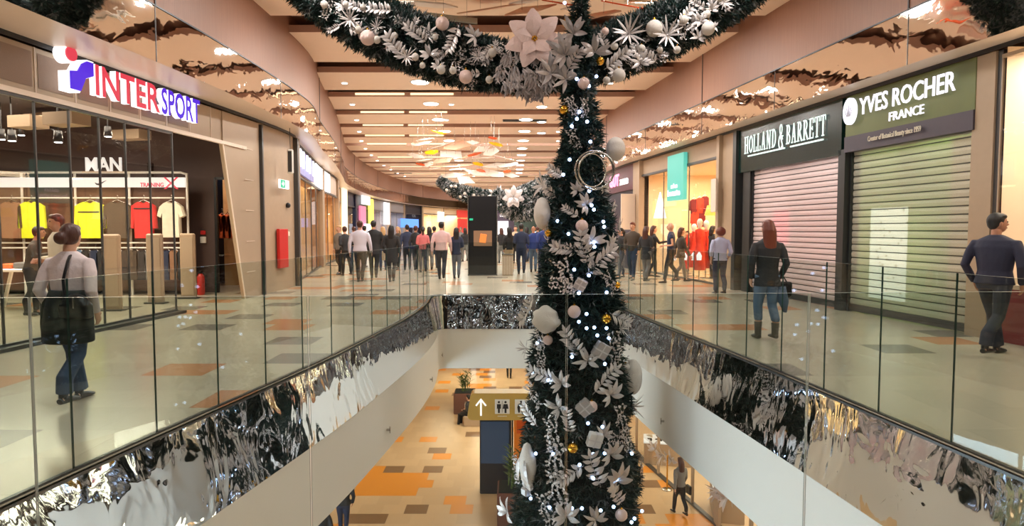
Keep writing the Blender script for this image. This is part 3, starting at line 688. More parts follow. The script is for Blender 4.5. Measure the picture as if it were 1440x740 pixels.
p = onY(309, 245, 18.3); m = MB(); m.rings([(0, 0, 0, .07, .07), (0, 0, .08, .09, .09)], 12); o = m.build('blue_spotlight', m_emit('blue_light', (.25, .5, 1), 8), None, p); tag(o, 'glowing blue lamp seen through the black framed side door', 'lamp')
for k in range(4): garment(304 + k * 8, 302, 17.6, FB['orange'], 'hanging_shirt', 'orange shirt behind the side door of the sports shop, %s in the row' % nth(k), 'shirt', .5, hgt=.75, group='orange shirts behind the side door')
area((-9.4, 11.6, 3.9), 3.5, 3.5, 330, (1, .86, .66)); area((-9.8, 13.9, 3.5), 4.5, .5, 210, (1, .84, .6), (math.radians(-28), 0, 0)); area((-8.2, 7.0, 3.9), 2, 4, 80, (1, .86, .66)); area((-7.4, 17.3, 3.1), 1, 1, 30, (1, .8, .7))
# ============================================================ wall with red cabinet, left
m = MB(); A = sub(SLc, 15.25, 17.75); m.slab(off(A, -.3), A, 0, ZM - .06); m.box((SX(17.7, .05), 17.72, 2), (.16, .12, 4.1), mi=1); m.box((SX(15.3, .03), 15.35, 2), (.1, .07, 4.1), mi=1)
struct(m, 'wall_beige', [M['taupe'], M['darksteel']])
y_ = 16.55; m = MB(); 
t = empty('hose_cabinet', (SX(16.4, .03), 16.45, .0), 0, 'flat red fire hose cabinet on the beige wall under the exit sign', 'cabinet')
m.box((.03, 0, 1.08), (.08, .62, 1.0), bev=.01); m.build('door', mat('cabinet_red', (.6, .02, .015), .35), t); m = MB(); m.box((.05, .24, 1.08), (.02, .03, .1)); m.build('handle', M['steel'], t)
GREEN = m_emit('exit_green', (.02, .55, .28), .9)
t = empty('exit_sign', (SX(16.4, .12), 16.45, 2.72), 0, 'small green and white emergency exit sign with arrow on the beige wall', 'sign')
m = MB(); m.box((0, 0, 0), (.05, .62, .22)); m.build('housing', M['neonwhite'], t); m = MB(); m.box((.028, -.14, 0), (.006, .3, .2)); m.build('green_panel', GREEN, t)
plate([(-.08, -.02), (0, -.02), (0, -.07), (.09, .0), (0, .07), (0, .02), (-.08, .02)], (SX(16.4, .12), 16.3, 2.72), (0, 1, 0), M['neonwhite'], t, 'arrow', .006, .034)
t = empty('hanging_blade_sign', (SX(16.4, .35), 16.3, 3.28), 0, 'narrow white blade sign hanging on a cord above the exit sign', 'sign')
m = MB(); m.box((0, 0, 0), (.16, .07, .62), bev=.03); m.build('blade', M['white_paint'], t); m = MB(); m.box((0, -.037, 0), (.1, .006, .52)); m.build('dark_strip', M['darksteel'], t); m = MB(); m.tube([(0, 0, .3), (0, 0, .84)], .008, 6); m.build('cord', M['black'], t)
p = (SX(16.9, .04), 16.95, 2.2); m = MB(); m.ball((0, 0, 0), .07, 12, 8); o = m.build('dome_camera', M['black'], None, p); tag(o, 'small black dome camera on the beige wall beside the exit sign', 'camera')
m = MB(); m.box((0, 0, 0), (.05, .12, .12), bev=.01); o = m.build('wall_switch_box', FB['white'], None, (SX(16.95, .03), 16.95, 1.45)); tag(o, 'small square box on the beige wall right of the red cabinet', 'box')
# ============================================================ generic shops along the walls
def glow(n, c, s): return m_emit(n, c, s)
def shop(c, side, y0, y1, zt, col_in, depth=2.6, en=60, lcol=(1, .85, .65), ncut=3, head=None, post=None, lit=True, posts=True):
    """open lit shop room behind a window: side=+1 left wall (room towards -x), -1 right wall"""
    k = -side; m = MB()
    xa, xb = xat(c, y0), xat(c, y1)
    m.add([(xa + k * depth, y0, 0), (xb + k * depth, y1, 0), (xb + k * depth, y1, ZM - .1), (xa + k * depth, y0, ZM - .1)], [(0, 1, 2, 3)])
    for (x, y) in ((xa, y0), (xb, y1)): m.add([(x, y, 0), (x + k * depth, y, 0), (x + k * depth, y, ZM - .1), (x, y, ZM - .1)], [(0, 1, 2, 3)])
    m.add([(xa, y0, zt), (xb, y1, zt), (xb + k * depth, y1, zt), (xa + k * depth, y0, zt)], [(0, 1, 2, 3)])
    struct(m, 'wall_shop', col_in)
    if head: header('wall_header', c, y0, y1, zt, ZM - .07, [head, M['darksteel']], side)
    if ncut: window(c, y0 + .08, y1 - .08, .02, zt - .02, ncut, side)
    if posts and post:
        m = MB()
        for y in (y0, y1): m.box((xat(c, y) + .03 * side, y, (ZM - .06) / 2), (.2, .22, ZM - .06))
        struct(m, 'trim_post', post)
    if lit: area(((xa + xb) / 2 + k * depth * .5, (y0 + y1) / 2, zt - .06), min(2, depth * .7), max(.6, (y1 - y0) * .7), en, lcol)
def onwall(c, side, px, py, d=.05):
    """point where the pixel's ray meets the shop wall curve, moved d into the hall"""
    r = ray(px, py); best = None
    pr = None
    for (x, y) in c:
        if y < 2: continue
        v = x * r.y - y * r.x
        if pr is not None and v * pr[0] <= 0 and best is None:
            t_ = pr[0] / (pr[0] - v) if pr[0] != v else 0; X = pr[1] + (x - pr[1]) * t_; Y = pr[2] + (y - pr[2]) * t_; best = (X, Y)
        pr = (v, x, y)
    if best is None: best = (c[-1][0], c[-1][1])
    X, Y = best; return Vector((X + d * side, Y, CAMH + r.z * Y / r.y))
def wpanel(name, c, side, y0, y1, z0, z1, m_, label, cat, d=.06, th=.08, group=None, parent=None):
    A = sub(c, y0, y1); m = MB(); A1 = off(A, d * side); A2 = off(A, (d - th) * side)
    m.slab(A2, A1, z0, z1) if side > 0 else m.slab(A1, A2, z0, z1)
    o = m.build(name, m_, parent)
    if label: tag(o, label, cat, group)
    return o
GOLD = mat('gold_brown_interior', lin(214, 166, 110), .5, var=.25, scale=3)
CREAMIN = mat('cream_interior', lin(240, 214, 176), .7, var=.04)
# clothes shop with curtains (px 412-475)
shop(SLc, 1, 17.9, 26.5, 3.2, GOLD, 2.0, 150, (1, .8, .52), 5, M['soffit'], M['taupe'])
shop(SLc, 1, 26.7, 33, 3.2, GOLD, 1.6, 120, (1, .8, .52), 3, M['soffit'], M['taupe'])
STR = mat('striped_backlit_panel', lin(140, 138, 186), .5, var=.75, scale=2, stretch=(.3, 5, .05))
STR.node_tree.links.new(STR.node_tree.nodes['Principled BSDF'].inputs['Base Color'].links[0].from_socket, STR.node_tree.nodes['Principled BSDF'].inputs['Emission Color']); STR.node_tree.nodes['Principled BSDF'].inputs['Emission Strength'].default_value = .45
t = empty('shop_sign', (SX(18.4), 18.4, 3.7), 0, 'wide pale violet striped backlit fascia sign over the curtained shop', 'sign')
def child_panel(par, c, side, y0, y1, z0, z1, m_, nm, d, th=.05):
    o = wpanel(nm, c, side, y0, y1, z0, z1, m_, None, None, d, th); o.data.transform(Matrix.Translation(-Vector(par.location))); o.parent = par; return o
child_panel(t, SLc, 1, 18.2, 23.2, 3.25, 4.0, STR, 'panel', .1)
a = dirS(SLc, 20); P = Vector((SX(18.6, .13), 18.6, 3.4)); place_text('lettering', 'M  N  I', P, dirS(SLc, 20.5), 3.8, .5, M['neoncool'], t, .05, .03)
t = empty('shop_sign', (SX(24), 24, 3.7), 0, 'bright white lightbox sign right after the striped fascia sign', 'sign')
child_panel(t, SLc, 1, 23.9, 29.0, 3.2, 4.02, M['neonwhite'], 'lightbox', .12)
CURT = mat('golden_curtain', lin(196, 158, 104), .6, var=.35, scale=5, stretch=(1, 9, .2))
for k in range(7):
    yy = 22.3 + k * .62; m = MB(); pts = [(SX(yy, -.5) + .06 * math.sin(i * 1.3), yy + .09 * i - .25) for i in range(7)]; m.slab(off(pts, -.03), pts, .02, 3.15)
    o = m.build('gold_curtain', CURT); tag(o, 'gold curtain in the shop window beyond the beige wall, %s of the row' % nth(k), 'curtain', 'gold curtains in the shop window')
t = empty('banner', (SX(19.3, -.35), 19.3, 0), 0, 'tall narrow red sale banner with white writing inside the curtained shop', 'banner')
m = MB(); m.box((0, 0, 1.6), (.04, .62, 1.95)); m.build('cloth', FB['red'], t)
place_text('lettering', 'SALE', (SX(19.1, -.31), 19.05, 1.0), (0, 1, 0), .5, .22, M['neonwhite'], t, .01, .01); place_text('numeral', '5', (SX(19.1, -.31), 19.08, 1.9), (0, 1, 0), .19, .3, M['neonwhite'], t, .01, .01); place_text('numeral', '0', (SX(19.1, -.31), 19.3, 1.9), (0, 1, 0), .2, .3, M['neonwhite'], t, .01, .01)
m = MB(); m.box((0, 0, .32), (.02, .5, .45)); m.tube([(0, 0, .1), (0, 0, .65)], .02, 6); m.build('stand', M['steel'], t)
t = empty('freestanding_sign', onZ(404, 402), 0, 'small pale poster stand on a thin foot near the curtained shop', 'sign'); m = MB(); m.box((0, 0, .75), (.42, .05, .62), bev=.01); m.build('poster', M['soffit'], t); m = MB(); m.tube([(0, 0, .03), (0, 0, .5)], .02, 8); m.rings([(0, 0, 0, .2, .2), (0, 0, .03, .18, .18)], 16); m.build('foot', M['steel'], t)
# further shops around the bend: y ranges, colours
NAVY = mat('navy_shopfront', lin(34, 34, 62), .4, var=.1); GREYF = mat('grey_shopfront', lin(150, 146, 150), .5); DARKF = mat('dark_shopfront', lin(40, 36, 42), .4)
shop(SLc, 1, 33.4, 40.5, 3.3, CREAMIN, 2.0, 240, (1, .86, .6), 2, M['cream'], M['taupe'])
shop(SLc, 1, 41, 47, 3.2, NAVY, 2.0, 60, (.8, .85, 1), 2, NAVY, NAVY)
shop(SLc, 1, 47.3, 52.5, 3.2, DARKF, 2.0, 90, (1, .8, .9), 2, DARKF, DARKF)
shop(SLc, 1, 53, 60, 3.2, GREYF, 2.2, 240, (1, .95, .95), 3, GREYF, M['taupe'])
shop(SLc, 1, 60.5, 66, 3.2, GREYF, 2.2, 160, (.95, .97, 1), 2, GREYF, M['taupe'])
shop(SLc, 1, 66.3, 71.5, 3.2, DARKF, 2.2, 60, (.6, .7, 1), 2, DARKF, DARKF)
shop(SLc, 1, 72, 77, 3.3, CREAMIN, 2.0, 300, (1, .86, .62), 2, M['cream'], M['cream'])
shop(SLc, 1, 77.3, 83.6, 3.3, CREAMIN, 2.0, 300, (1, .86, .62), 2, M['cream'], M['taupe'])
PINKE = glow('pink_poster_light', (.9, .25, .4), 1.0); YELE = glow('yellow_poster_light', (1, .85, .15), 1.3); BLUE_E = glow('blue_screen', (.1, .3, .95), 1.6); REDP = mat('red_poster', lin(200, 50, 42), .5); REDP.node_tree.nodes['Principled BSDF'].inputs['Emission Color'].default_value = (.8, .1, .07, 1); REDP.node_tree.nodes['Principled BSDF'].inputs['Emission Strength'].default_value = .35
def poster(px0, px1, py0, py1, m_, label, cat='poster', c=SLc, side=1, th=.12, d=.16, name='backlit_poster', group=None):
    a_ = onwall(c, side, px0, (py0 + py1) / 2, d); b_ = onwall(c, side, px1, (py0 + py1) / 2, d)
    u = ray((px0 + px1) / 2, py0); l = ray((px0 + px1) / 2, py1); Y = (a_.y + b_.y) / 2
    zt = CAMH + u.z / u.y * Y; zb = CAMH + l.z / l.y * Y
    m = MB(); mid = (a_ + b_) / 2; mid.z = (zt + zb) / 2; v = b_ - a_; v.z = 0
    m.box((0, 0, 0), (v.length, th, zt - zb)); o = m.build(name, m_, None, mid, math.atan2(v.y, v.x)); tag(o, label, cat, group); return o
poster(506, 517, 270, 288, M['neonwhite'], 'white lightbox sign over the navy shopfront around the bend', 'sign', name='lightbox_sign')
poster(503, 511, 290, 345, PINKE, 'pink backlit poster in the navy shopfront')
poster(516, 522, 280, 345, YELE, 'tall yellow backlit poster beside the pink one')
poster(505, 511, 315, 350, M['neoncool'], 'white lit poster low in the dark shopfront', th=.2, d=.5)
poster(538, 545, 285, 316, M['neonwhite'], 'narrow white lit panel on the grey shopfront', name='lit_panel', cat='light panel')
poster(478, 484, 252, 330, M['warmglow'], 'tall warm white light column at the bend of the shops', name='light_column', cat='light panel')
poster(614, 622, 298, 312, M['neonwhite'], 'small white lit sign on the cream shopfront far ahead', 'sign', name='lightbox_sign')
poster(562, 586, 308, 320, BLUE_E, 'wide blue video screen in the dark shop far ahead', 'screen', name='video_screen')
poster(641, 657, 296, 306, REDP, 'red shop fascia sign far ahead beside the black totem', 'sign', name='fascia_sign')
poster(642, 655, 308, 345, REDP, 'red poster of a figure in the far shop window beside the totem', 'poster')
# ============================================================ far end, right of totem
GRG = mat('green_glass_front', lin(96, 118, 110), .2, .3, var=.1); PURP = mat('plum_shopfront', lin(96, 84, 104), .5)
w = MB(); w.box((0.5, 84.3, 2.1), (10.4, .3, 4.2)); struct(w, 'wall_end', PURP)
def farpanel(px0, px1, py0, py1, Y, m_, label, cat, name, th=.15, group=None):
    a_ = onY(px0, py1, Y); b_ = onY(px1, py0, Y); m = MB(); m.box((0, 0, 0), (b_.x - a_.x, th, b_.z - a_.z)); o = m.build(name, m_, None, (a_ + b_) / 2)
    return tag(o, label, cat, group)
t = empty('shop_sign', onY(701, 306, 84), 0, 'small white LOOK lettering on the plum shopfront right of the totem', 'sign'); place_text('lettering', 'LOOK', onY(703, 305, 84.1), (1, 0, 0), 1.1, .42, M['neonwhite'], t, .05, .02)
farpanel(700, 715, 311, 340, 84.0, M['neonwhite'], 'bright white shop doorway below the small LOOK sign', 'doorway', 'lit_doorway')
farpanel(723, 775, 300, 342, 83.9, GRG, 'wide dark green glass shopfront at the far end', 'shopfront', 'glass_shopfront')
farpanel(750, 756, 326, 336, 83.7, M['neoncool'], 'white lit window in the green glass shopfront', 'window', 'lit_window')  # plain glowing panel set on the glass front, not a window
# ============================================================ right wall
def RX(y, d=0.0): return xat(SRc, y) - d
HB, YV = (12.42, 16.55), (9.55, 12.3)
GRNF = mat('deep_green_fascia', lin(14, 40, 36), .2, var=.1); OLV = mat('olive_fascia', lin(96, 104, 52), .4, var=.25, scale=2); PLUM = mat('plum_strip', lin(70, 62, 72), .5); CHAR = mat('charcoal_frame', lin(44, 46, 46), .4)
def wallR(y0, y1, z0, z1, m_, nm='wall_header', th=.25, d=0.0):
    A = sub(SRc, y0, y1); m = MB(); m.slab(off(A, -d), off(A, th), z0, z1); return struct(m, nm, m_)
wallR(HB[0], HB[1], 3.0, ZM - .07, GRNF, d=.05); wallR(YV[0] - .1, YV[1] + .02, 3.32, ZM - .07, OLV, d=.04); wallR(YV[0] - .1, YV[1] + .02, 3.03, 3.32, PLUM, d=.06)
wallR(12.3, 12.5, 0, 3.1, CHAR, 'wall_pier', d=.05); wallR(9.14, 9.5, 0, ZM - .07, M['taupe'], 'wall_pier', d=.03); wallR(9.06, 9.14, 0, ZM - .07, M['darksteel'], 'wall_pier', d=.0); wallR(16.45, 16.62, 0, ZM - .07, CHAR, 'wall_pier', d=.12); wallR(15.95, 16.3, 0, 3.0, CHAR, 'wall_pier', d=.0); wallR(16.62, 17.4, 0, ZM - .07, M['taupe'], 'wall_pier', d=.04)
M['shutter'] = mat('shutter_slat', lin(214, 196, 190), .45, .2, var=.04)
def m_perf(name, col, tr):
    m, nt, p, out = nodes(name); p.inputs['Base Color'].default_value = tuple(col) + (1,); p.inputs['Roughness'].default_value = .45
    t = N(nt, 'ShaderNodeBsdfTransparent'); mx = N(nt, 'ShaderNodeMixShader'); 
    tc = N(nt, 'ShaderNodeTexCoord'); vo = N(nt, 'ShaderNodeTexNoise', Scale=300.0); nt.links.new(tc.outputs['Object'], vo.inputs['Vector'])
    r = N(nt, 'ShaderNodeMapRange'); r.inputs[1].default_value = .4; r.inputs[2].default_value = .6; r.inputs[3].default_value = tr - .1; r.inputs[4].default_value = tr + .1; nt.links.new(vo.outputs['Fac'], r.inputs[0])
    nt.links.new(r.outputs[0], mx.inputs[0]); nt.links.new(p.outputs[0], mx.inputs[1]); nt.links.new(t.outputs[0], mx.inputs[2]); nt.links.new(mx.outputs[0], out.inputs[0]); return m
def shutter(y0, y1, zt, m_, label, sl=.115):
    t = empty('roller_shutter', (RX(y0), y0, 0), 0, label, 'shutter'); o_ = Vector((RX(y0), y0, 0))
    A = Vector((RX(y0, -.10), y0, 0)) - o_; B = Vector((RX(y1, -.10), y1, 0)) - o_; d = (B - A).normalized(); n = Vector((-d.y, d.x, 0))
    m = MB(); z = .14
    while z < zt:
        prof = [(0, 0), (.012, .015), (.018, sl * .5), (.012, sl - .022), (0, sl - .012), (0, sl)]
        vs = []
        for P in (A, B):
            for u, v in prof: vs.append(P + n * u + Vector((0, 0, z + v)))
        k = len(prof); m.add(vs, [(i, i + 1, k + i + 1, k + i) for i in range(k - 1)]); m.bar(A + n * .004 + Vector((0, 0, z)), B + n * .004 + Vector((0, 0, z)), .01, .014, mi=1); z += sl
    m.build('slat_curtain', [m_, CHAR], t, recalc=False)
    m = MB(); m.bar(A + Vector((0, 0, .08)), B + Vector((0, 0, .08)), .05, .12); m.build('bottom_bar', M['darksteel'], t)
    m = MB(); [m.box(P + Vector((0, 0, zt / 2)), (.1, .08, zt)) for P in (A, B)]; m.build('guide_rail', CHAR, t)
shutter(12.52, 15.95, 3.0, m_perf('pinkish_shutter', lin(226, 204, 200), .22), 'closed pale pink roller shutter under the dark green health shop sign')
shutter(9.55, 12.28, 3.03, m_perf('greenish_shutter', lin(196, 190, 172), .3), 'closed roller shutter with green shop wall showing through, beneath the olive sign', .128)
# rooms behind the shutters
GRIN = mat('green_interior', lin(136, 168, 92), .7, var=.05); WHIN = mat('white_interior', lin(240, 225, 225), .7)
def room(y0, y1, depth, m_, nm='wall_shop'):
    m = MB(); xa, xb = RX(y0), RX(y1)
    m.add([(xa + depth, y0, 0), (xb + depth, y1, 0), (xb + depth, y1, 4), (xa + depth, y0, 4)], [(0, 1, 2, 3)])
    for (x, y) in ((xa + .25, y0), (xb + .25, y1)): m.add([(x, y, 0), (x + depth, y, 0), (x + depth, y, 4), (x, y, 4)], [(0, 1, 2, 3)])
    m.add([(xa, y0, 3.9), (xb, y1, 3.9), (xb + depth, y1, 3.9), (xa + depth, y0, 3.9)], [(0, 1, 2, 3)]); struct(m, nm, m_)
POSTM, nt_, p_, o_ = nodes('speckled_poster'); vo_ = N(nt_, 'ShaderNodeTexVoronoi', Scale=9.0); rp_ = N(nt_, 'ShaderNodeValToRGB'); rp_.color_ramp.elements[0].position = .16; rp_.color_ramp.elements[0].color = (.12, .16, .06, 1); rp_.color_ramp.elements[1].position = .24; rp_.color_ramp.elements[1].color = (.9, 1, .8, 1)
tc_ = N(nt_, 'ShaderNodeTexCoord'); nt_.links.new(tc_.outputs['Object'], vo_.inputs['Vector']); nt_.links.new(vo_.outputs['Distance'], rp_.inputs[0]); nt_.links.new(rp_.outputs[0], p_.inputs['Base Color']); nt_.links.new(rp_.outputs[0], p_.inputs['Emission Color']); p_.inputs['Emission Strength'].default_value = 1.5
room(9.5, 12.3, 1.0, GRIN)
m = MB(); m.box((0, 0, 1.55), (.05, .5, 3.0)); struct(m, 'wall_shop_panel', CREAMIN).location = (RX(10.25, -.5), 10.25, 0); room(12.5, 16.4, 1.2, WHIN)
area((RX(10.9, -.6), 10.9, 3.6), .5, 2.2, 45, (1, .95, .7)); area((RX(14.4, -.7), 14.4, 3.6), .5, 3, 45, (1, .88, .85))
m = MB(); m.box((0, 0, 0), (.05, .9, 1.7)); p = Vector((RX(11.86, -.5), 11.86, 1.12)); o = m.build('window_poster', POSTM, None, p, .137); tag(o, 'pale lit poster behind the greenish shutter', 'poster')
m = MB(); m.box((0, 0, 0), (.05, .6, .8)); o = m.build('window_poster', m_emit('pink_poster', (1, .12, .2), 1.6), None, Vector((RX(15.35, -.45), 15.35, 1.62)), .137); tag(o, 'pink red poster glowing behind the pale pink shutter', 'poster')
# sign lettering (reads with decreasing y)
def rsign(px0, px1, py_b, Yoff=.09):
    a_ = onwall(SRc, -1, px0, 200, Yoff); b_ = onwall(SRc, -1, px1, 200, Yoff); a_.z = b_.z = 0; return a_, b_
a_, b_ = rsign(1052, 1168, 0); t = empty('shop_sign', (a_.x, a_.y, 3.4), 0, 'HOLLAND & BARRETT shop sign in lit white serif letters on dark green', 'sign')
L_ = (b_ - a_).length; aa = (b_ - a_).normalized(); NW = m_emit('mint_white_letters', (.85, 1, .92), 1.1)
me = stroke_text('HOLLAND & BARRETT', L_, .42, .015); place_text('lettering', '', (a_.x, a_.y, 3.44), aa, 0, 0, NW, t, me=me)
m = MB(); 
for u0, u1 in ((.06, .55), (.62, .97)): m.bar(a_ + aa * L_ * u0 + Vector((0, 0, 3.37)) - Vector(t.location), a_ + aa * L_ * u1 + Vector((0, 0, 3.37)) - Vector(t.location), .03, .03)
m.build('underline', NW, t)
a_, b_ = rsign(1214, 1349, 0); t = empty('shop_sign', (a_.x, a_.y, 3.5), 0, 'YVES ROCHER FRANCE shop sign in lit white letters on olive green', 'sign')
aa = (b_ - a_).normalized(); L_ = (b_ - a_).length; VW = m_emit('violet_white_letters', (.93, .9, 1), 1.3)
P = Vector((a_.x, a_.y, 3.66)); place_text('lettering', 'YVES ROCHER', P, aa, L_, .31, VW, t, .02, .008)
place_text('lettering', 'FRANCE', P + aa * L_ * .36 - Vector((0, 0, .235)), aa, L_ * .36, .15, VW, t, .02, .0)
c_, d_ = rsign(1201, 1202, 0); plate(circ(0, 0, .17, 24, .25), (c_.x, c_.y, 3.78), aa, VW, t, 'round_emblem', .06)
OLV2 = mat('emblem_shade', lin(190, 190, 205), .5)
for k in range(5): plate([(-.02, -.1), (.0, .12 - .02 * abs(k - 2)), (.02, -.1)] if k == 2 else [((k - 2) * .02 - .01, -.1), ((k - 2) * .055, .1 - .03 * abs(k - 2)), ((k - 2) * .02 + .01, -.1)], (c_.x, c_.y, 3.78), aa, OLV2, t, 'emblem_leaf', .01, .036)
e_, f_ = rsign(1228, 1303, 0, .1); place_text('lettering', 'Creator of Botanical Beauty since 1959', (e_.x, e_.y, 3.12), (f_ - e_).normalized(), (f_ - e_).length, .12, FB['white'], t, .012, .0)
# beige shop at the right edge
BG = mat('pale_beige_interior', lin(246, 220, 188), .6, var=.03)
window(SRc, 5.0, 9.05, .75, ZM - .15, 3, -1, framemat=M['taupe']); wallR(4.5, 9.05, 0, .75, mat('dark_red_base', lin(120, 36, 40), .4), 'wall_base', d=.02)
m = MB(); m.slab([(RX(y, -.02), y) for y in (4.9, 8.9)], [(RX(y, -.3), y) for y in (4.9, 8.9)], .75, .8); struct(m, 'trim_21', M['white_paint'])
m = MB(); m.add([(RX(4.5, -.9), 4.5, 0), (RX(9, -.9), 9, 0), (RX(9, -.9), 9, 4.1), (RX(4.5, -.9), 4.5, 4.1)], [(0, 1, 2, 3)]); m.add([(RX(9), 9.0, 0), (RX(9, -1), 9.0, 0), (RX(9, -1), 9.0, 4.1), (RX(9), 9, 4.1)], [(0, 1, 2, 3)]); struct(m, 'wall_shop', BG)
area((RX(7.4, -.5), 7.4, 4.0), .7, 3.2, 150, (1, .9, .74))
t = empty('window_lettering', (RX(8.3), 8.3, 2.3), 0, 'white lettering seen mirrored on the glass of the shop at the edge', 'sign')
a_ = Vector((RX(8.62, -.03), 8.62, 2.22)); bb = (Vector((RX(7, 0), 7, 0)) - Vector((RX(8.62, 0), 8.62, 0))).normalized()
me = text_mesh('erra', .8, .27, .01, .03)
for v in me.vertices: v.co.x = .8 - v.co.x
place_text('lettering', '', a_, bb, 0, 0, M['white_paint'], t, me=me)
# glass shop with red dresses: y 17.4 - 23.9
shop(SRc, -1, 17.45, 23.8, 3.55, CREAMIN, 3.0, 330, (1, .78, .5), 3, M['taupe'], M['taupe'])
TEAL = m_emit('teal_lightbox', (.12, .62, .5), .85)
t = empty('blade_sign', (RX(20.3, .1), 20.3, 3.2), 0, 'square teal lightbox sign with white writing hanging in front of the red shop', 'sign')
aR = (Vector((RX(19), 19, 0)) - Vector((RX(21), 21, 0))).normalized()
plate([(-.65, -.72), (.65, -.72), (.65, .72), (-.65, .72)], (RX(20.3, .1), 20.3, 3.2), aR, TEAL, t, 'lightbox', .12)
place_text('lettering', 'salon', Vector((RX(20.3, .2), 20.3, 2.86)) - aR * .22, aR, .5, .15, M['neonwhite'], t, .02, .02); place_text('lettering', 'beaute', Vector((RX(20.3, .2), 20.3, 2.62)) - aR * .5, aR, 1.0, .2, M['neonwhite'], t, .02, .03)
RED = mat('red_dress_cloth', (.78, .05, .02), .6, var=.15)
def mannequin(px, pyb, Y, m_, label, hgt=1.0):
    p = onY(px, pyb, Y); t = empty('mannequin', (p.x, Y, .12), 0, label, 'mannequin', 'mannequins in the red shop window')
    s = hgt; m = MB(); m.rings([(0, 0, .2 * s, .19, .17), (0, 0, .6 * s, .16, .14), (0, 0, 1.0 * s, .11, .09), (0, 0, 1.2 * s, .13, .1), (0, 0, 1.42 * s, .15, .08), (0, 0, 1.46 * s, .06, .05)], 16)
    m.build('dress', m_, t); m = MB(); m.rings([(0, 0, 1.45 * s, .045, .045), (0, 0, 1.52 * s, .05, .05), (0, 0, 1.6 * s, .085, .095), (0, 0, 1.7 * s, .085, .1), (0, 0, 1.77 * s, .04, .05)], 14); m.build('head', M['white_paint'], t)
    m = MB(); m.tube([(-.19, 0, 1.38 * s), (-.24, 0, 1.1 * s), (-.26, .05, .82 * s)], [.045, .035, .025], 8); m.tube([(.19, 0, 1.38 * s), (.24, 0, 1.1 * s), (.26, .05, .82 * s)], [.045, .035, .025], 8); m.build('arms', m_, t)
    m = MB(); m.rings([(0, 0, -.12, .2, .2), (0, 0, -.1, .2, .2)], 16); m.tube([(0, 0, -.1), (0, 0, .3)], .02, 8); m.build('stand', M['steel'], t)
mannequin(983, 392, 19.6, RED, 'red dress mannequin in the bright shop window, closest to the glass'); mannequin(992, 390, 20.6, RED, 'red dress mannequin standing just behind the first one', .98); mannequin(975, 390, 21.3, RED, 'slim red dress mannequin on the inner side of the window', .92)
for k, (px, py) in enumerate(((976, 280), (984, 278), (991, 276), (977, 298), (986, 297))): garment(px, py, 21.6, RED if k % 2 else FB['dkred'], 'hanging_dress', 'red dress on the wall rail of the bright shop, %s piece' % nth(k), 'dress', .4, hgt=.62, group='red dresses on the rail')
m = MB(); m.rings([(0, 0, 0, .22, .22), (0, 0, .9, .02, .02)], 16); o = m.build('cone_lamp', M['neonwhite'], None, onY(928, 307, 22.2)); tag(o, 'white glowing cone shaped paper tree lamp in the bright shop window', 'lamp')
m = MB(); m.rings([(0, 0, 0, .2, .2), (0, 0, .3, .12, .12)], 16); o = m.build('pendant_lamp', m_emit('amber_lamp', (1, .6, .1), 1.6), None, onY(1000, 303, 19.4)); tag(o, 'small amber pendant lamp in the bright shop', 'lamp')
for k, px in enumerate((948, 963, 975, 983)):
    m = MB(); m.rings([(0, 0, 0, .07, .07), (0, 0, .14, .08, .08), (0, 0, .24, .02, .02)], 12); o = m.build('glowing_vase', M['neonwhite'], None, onY(px, 366, 21.5 - k * .8)); tag(o, 'small white glowing vase low in the red shop window, %s in the row' % nth(k), 'vase', 'white glowing vases')
# dark shop with pink sign: y 24.6 - 28
wallR(23.8, 24.6, 0, ZM - .07, M['taupe'], 'wall_pier', d=.06); wallR(24.6, 30, 3.1, ZM - .07, mat('maroon_fascia', lin(84, 34, 48), .4), d=.04); wallR(24.6, 30, 0, 3.1, mat('dark_violet_shutter', lin(46, 40, 56), .35), 'wall_shutter', d=-.05)
a_, b_ = rsign(861, 891, 0); t = empty('shop_sign', (a_.x, a_.y, 3.5), 0, 'pink and white lit sign on the maroon fascia half hidden by the tree', 'sign')
aa = (b_ - a_).normalized(); place_text('lettering', 'GUT', (a_.x, a_.y, 3.35), aa, 1.6, .5, m_emit('pink_letters', (1, .35, .55), 1.8), t, .05, .03); place_text('lettering', 'zone', Vector((a_.x, a_.y, 3.35)) + aa * 1.7, aa, 1.2, .24, M['neonwhite'], t, .05, .02)
wallR(30.2, 83, 0, ZM - .07, PURP, 'wall_side', d=.0)
for k, (px, py, Y, s_) in enumerate(((896, 298, 24.2, (.55, .06, 1.35)), (1017, 275, 17.0, (.05, .3, .9)))):
    p = onwall(SRc, -1, px, py, .35 if k == 0 else .25); m = MB(); m.box((0, 0, 0), s_, bev=.01); o = m.build('notice_board', M['soffit'], None, p, .137); tag(o, ['pale notice panel on the pier left of the red shop', 'slim pale panel on the pier between the red shop and the green sign'][k], 'notice')
# ============================================================ totem and bin on the walkway
p = onZ(679, 387); t = empty('information_totem', (p.x, p.y, 0), 0, 'tall black information totem with lit screen showing an orange bag', 'totem')
m = MB(); m.box((0, 0, 1.36), (.93, .4, 2.66), bev=.02); m.build('cabinet', M['black'], t); m = MB(); m.box((.01, -.205, 1.26), (.62, .02, .52)); m.build('screen', m_emit('totem_screen', lin(150, 110, 80), .8), t)
m = MB(); m.box((.02, -.225, 1.26), (.22, .02, .3), bev=.01, M=Matrix.Translation((.02, -.225, 1.26)) @ Matrix.Rotation(.15, 4, 'Y')); m.build('orange_bag_picture', m_emit('orange_bag_glow', (.95, .25, .05), 1.0), t)
m = MB(); m.box((-.38, -.205, 1.9), (.12, .012, .07)); m.build('green_exit_mark', GREEN, t); m = MB(); m.box((-.485, 0, 1.36), (.03, .42, 2.68)); m.box((.485, 0, 1.36), (.03, .42, 2.68)); m.build('steel_edge', M['steel'], t)
m = MB(); m.box((0, 0, .02), (1.0, .46, .04)); m.build('base', M['darksteel'], t)
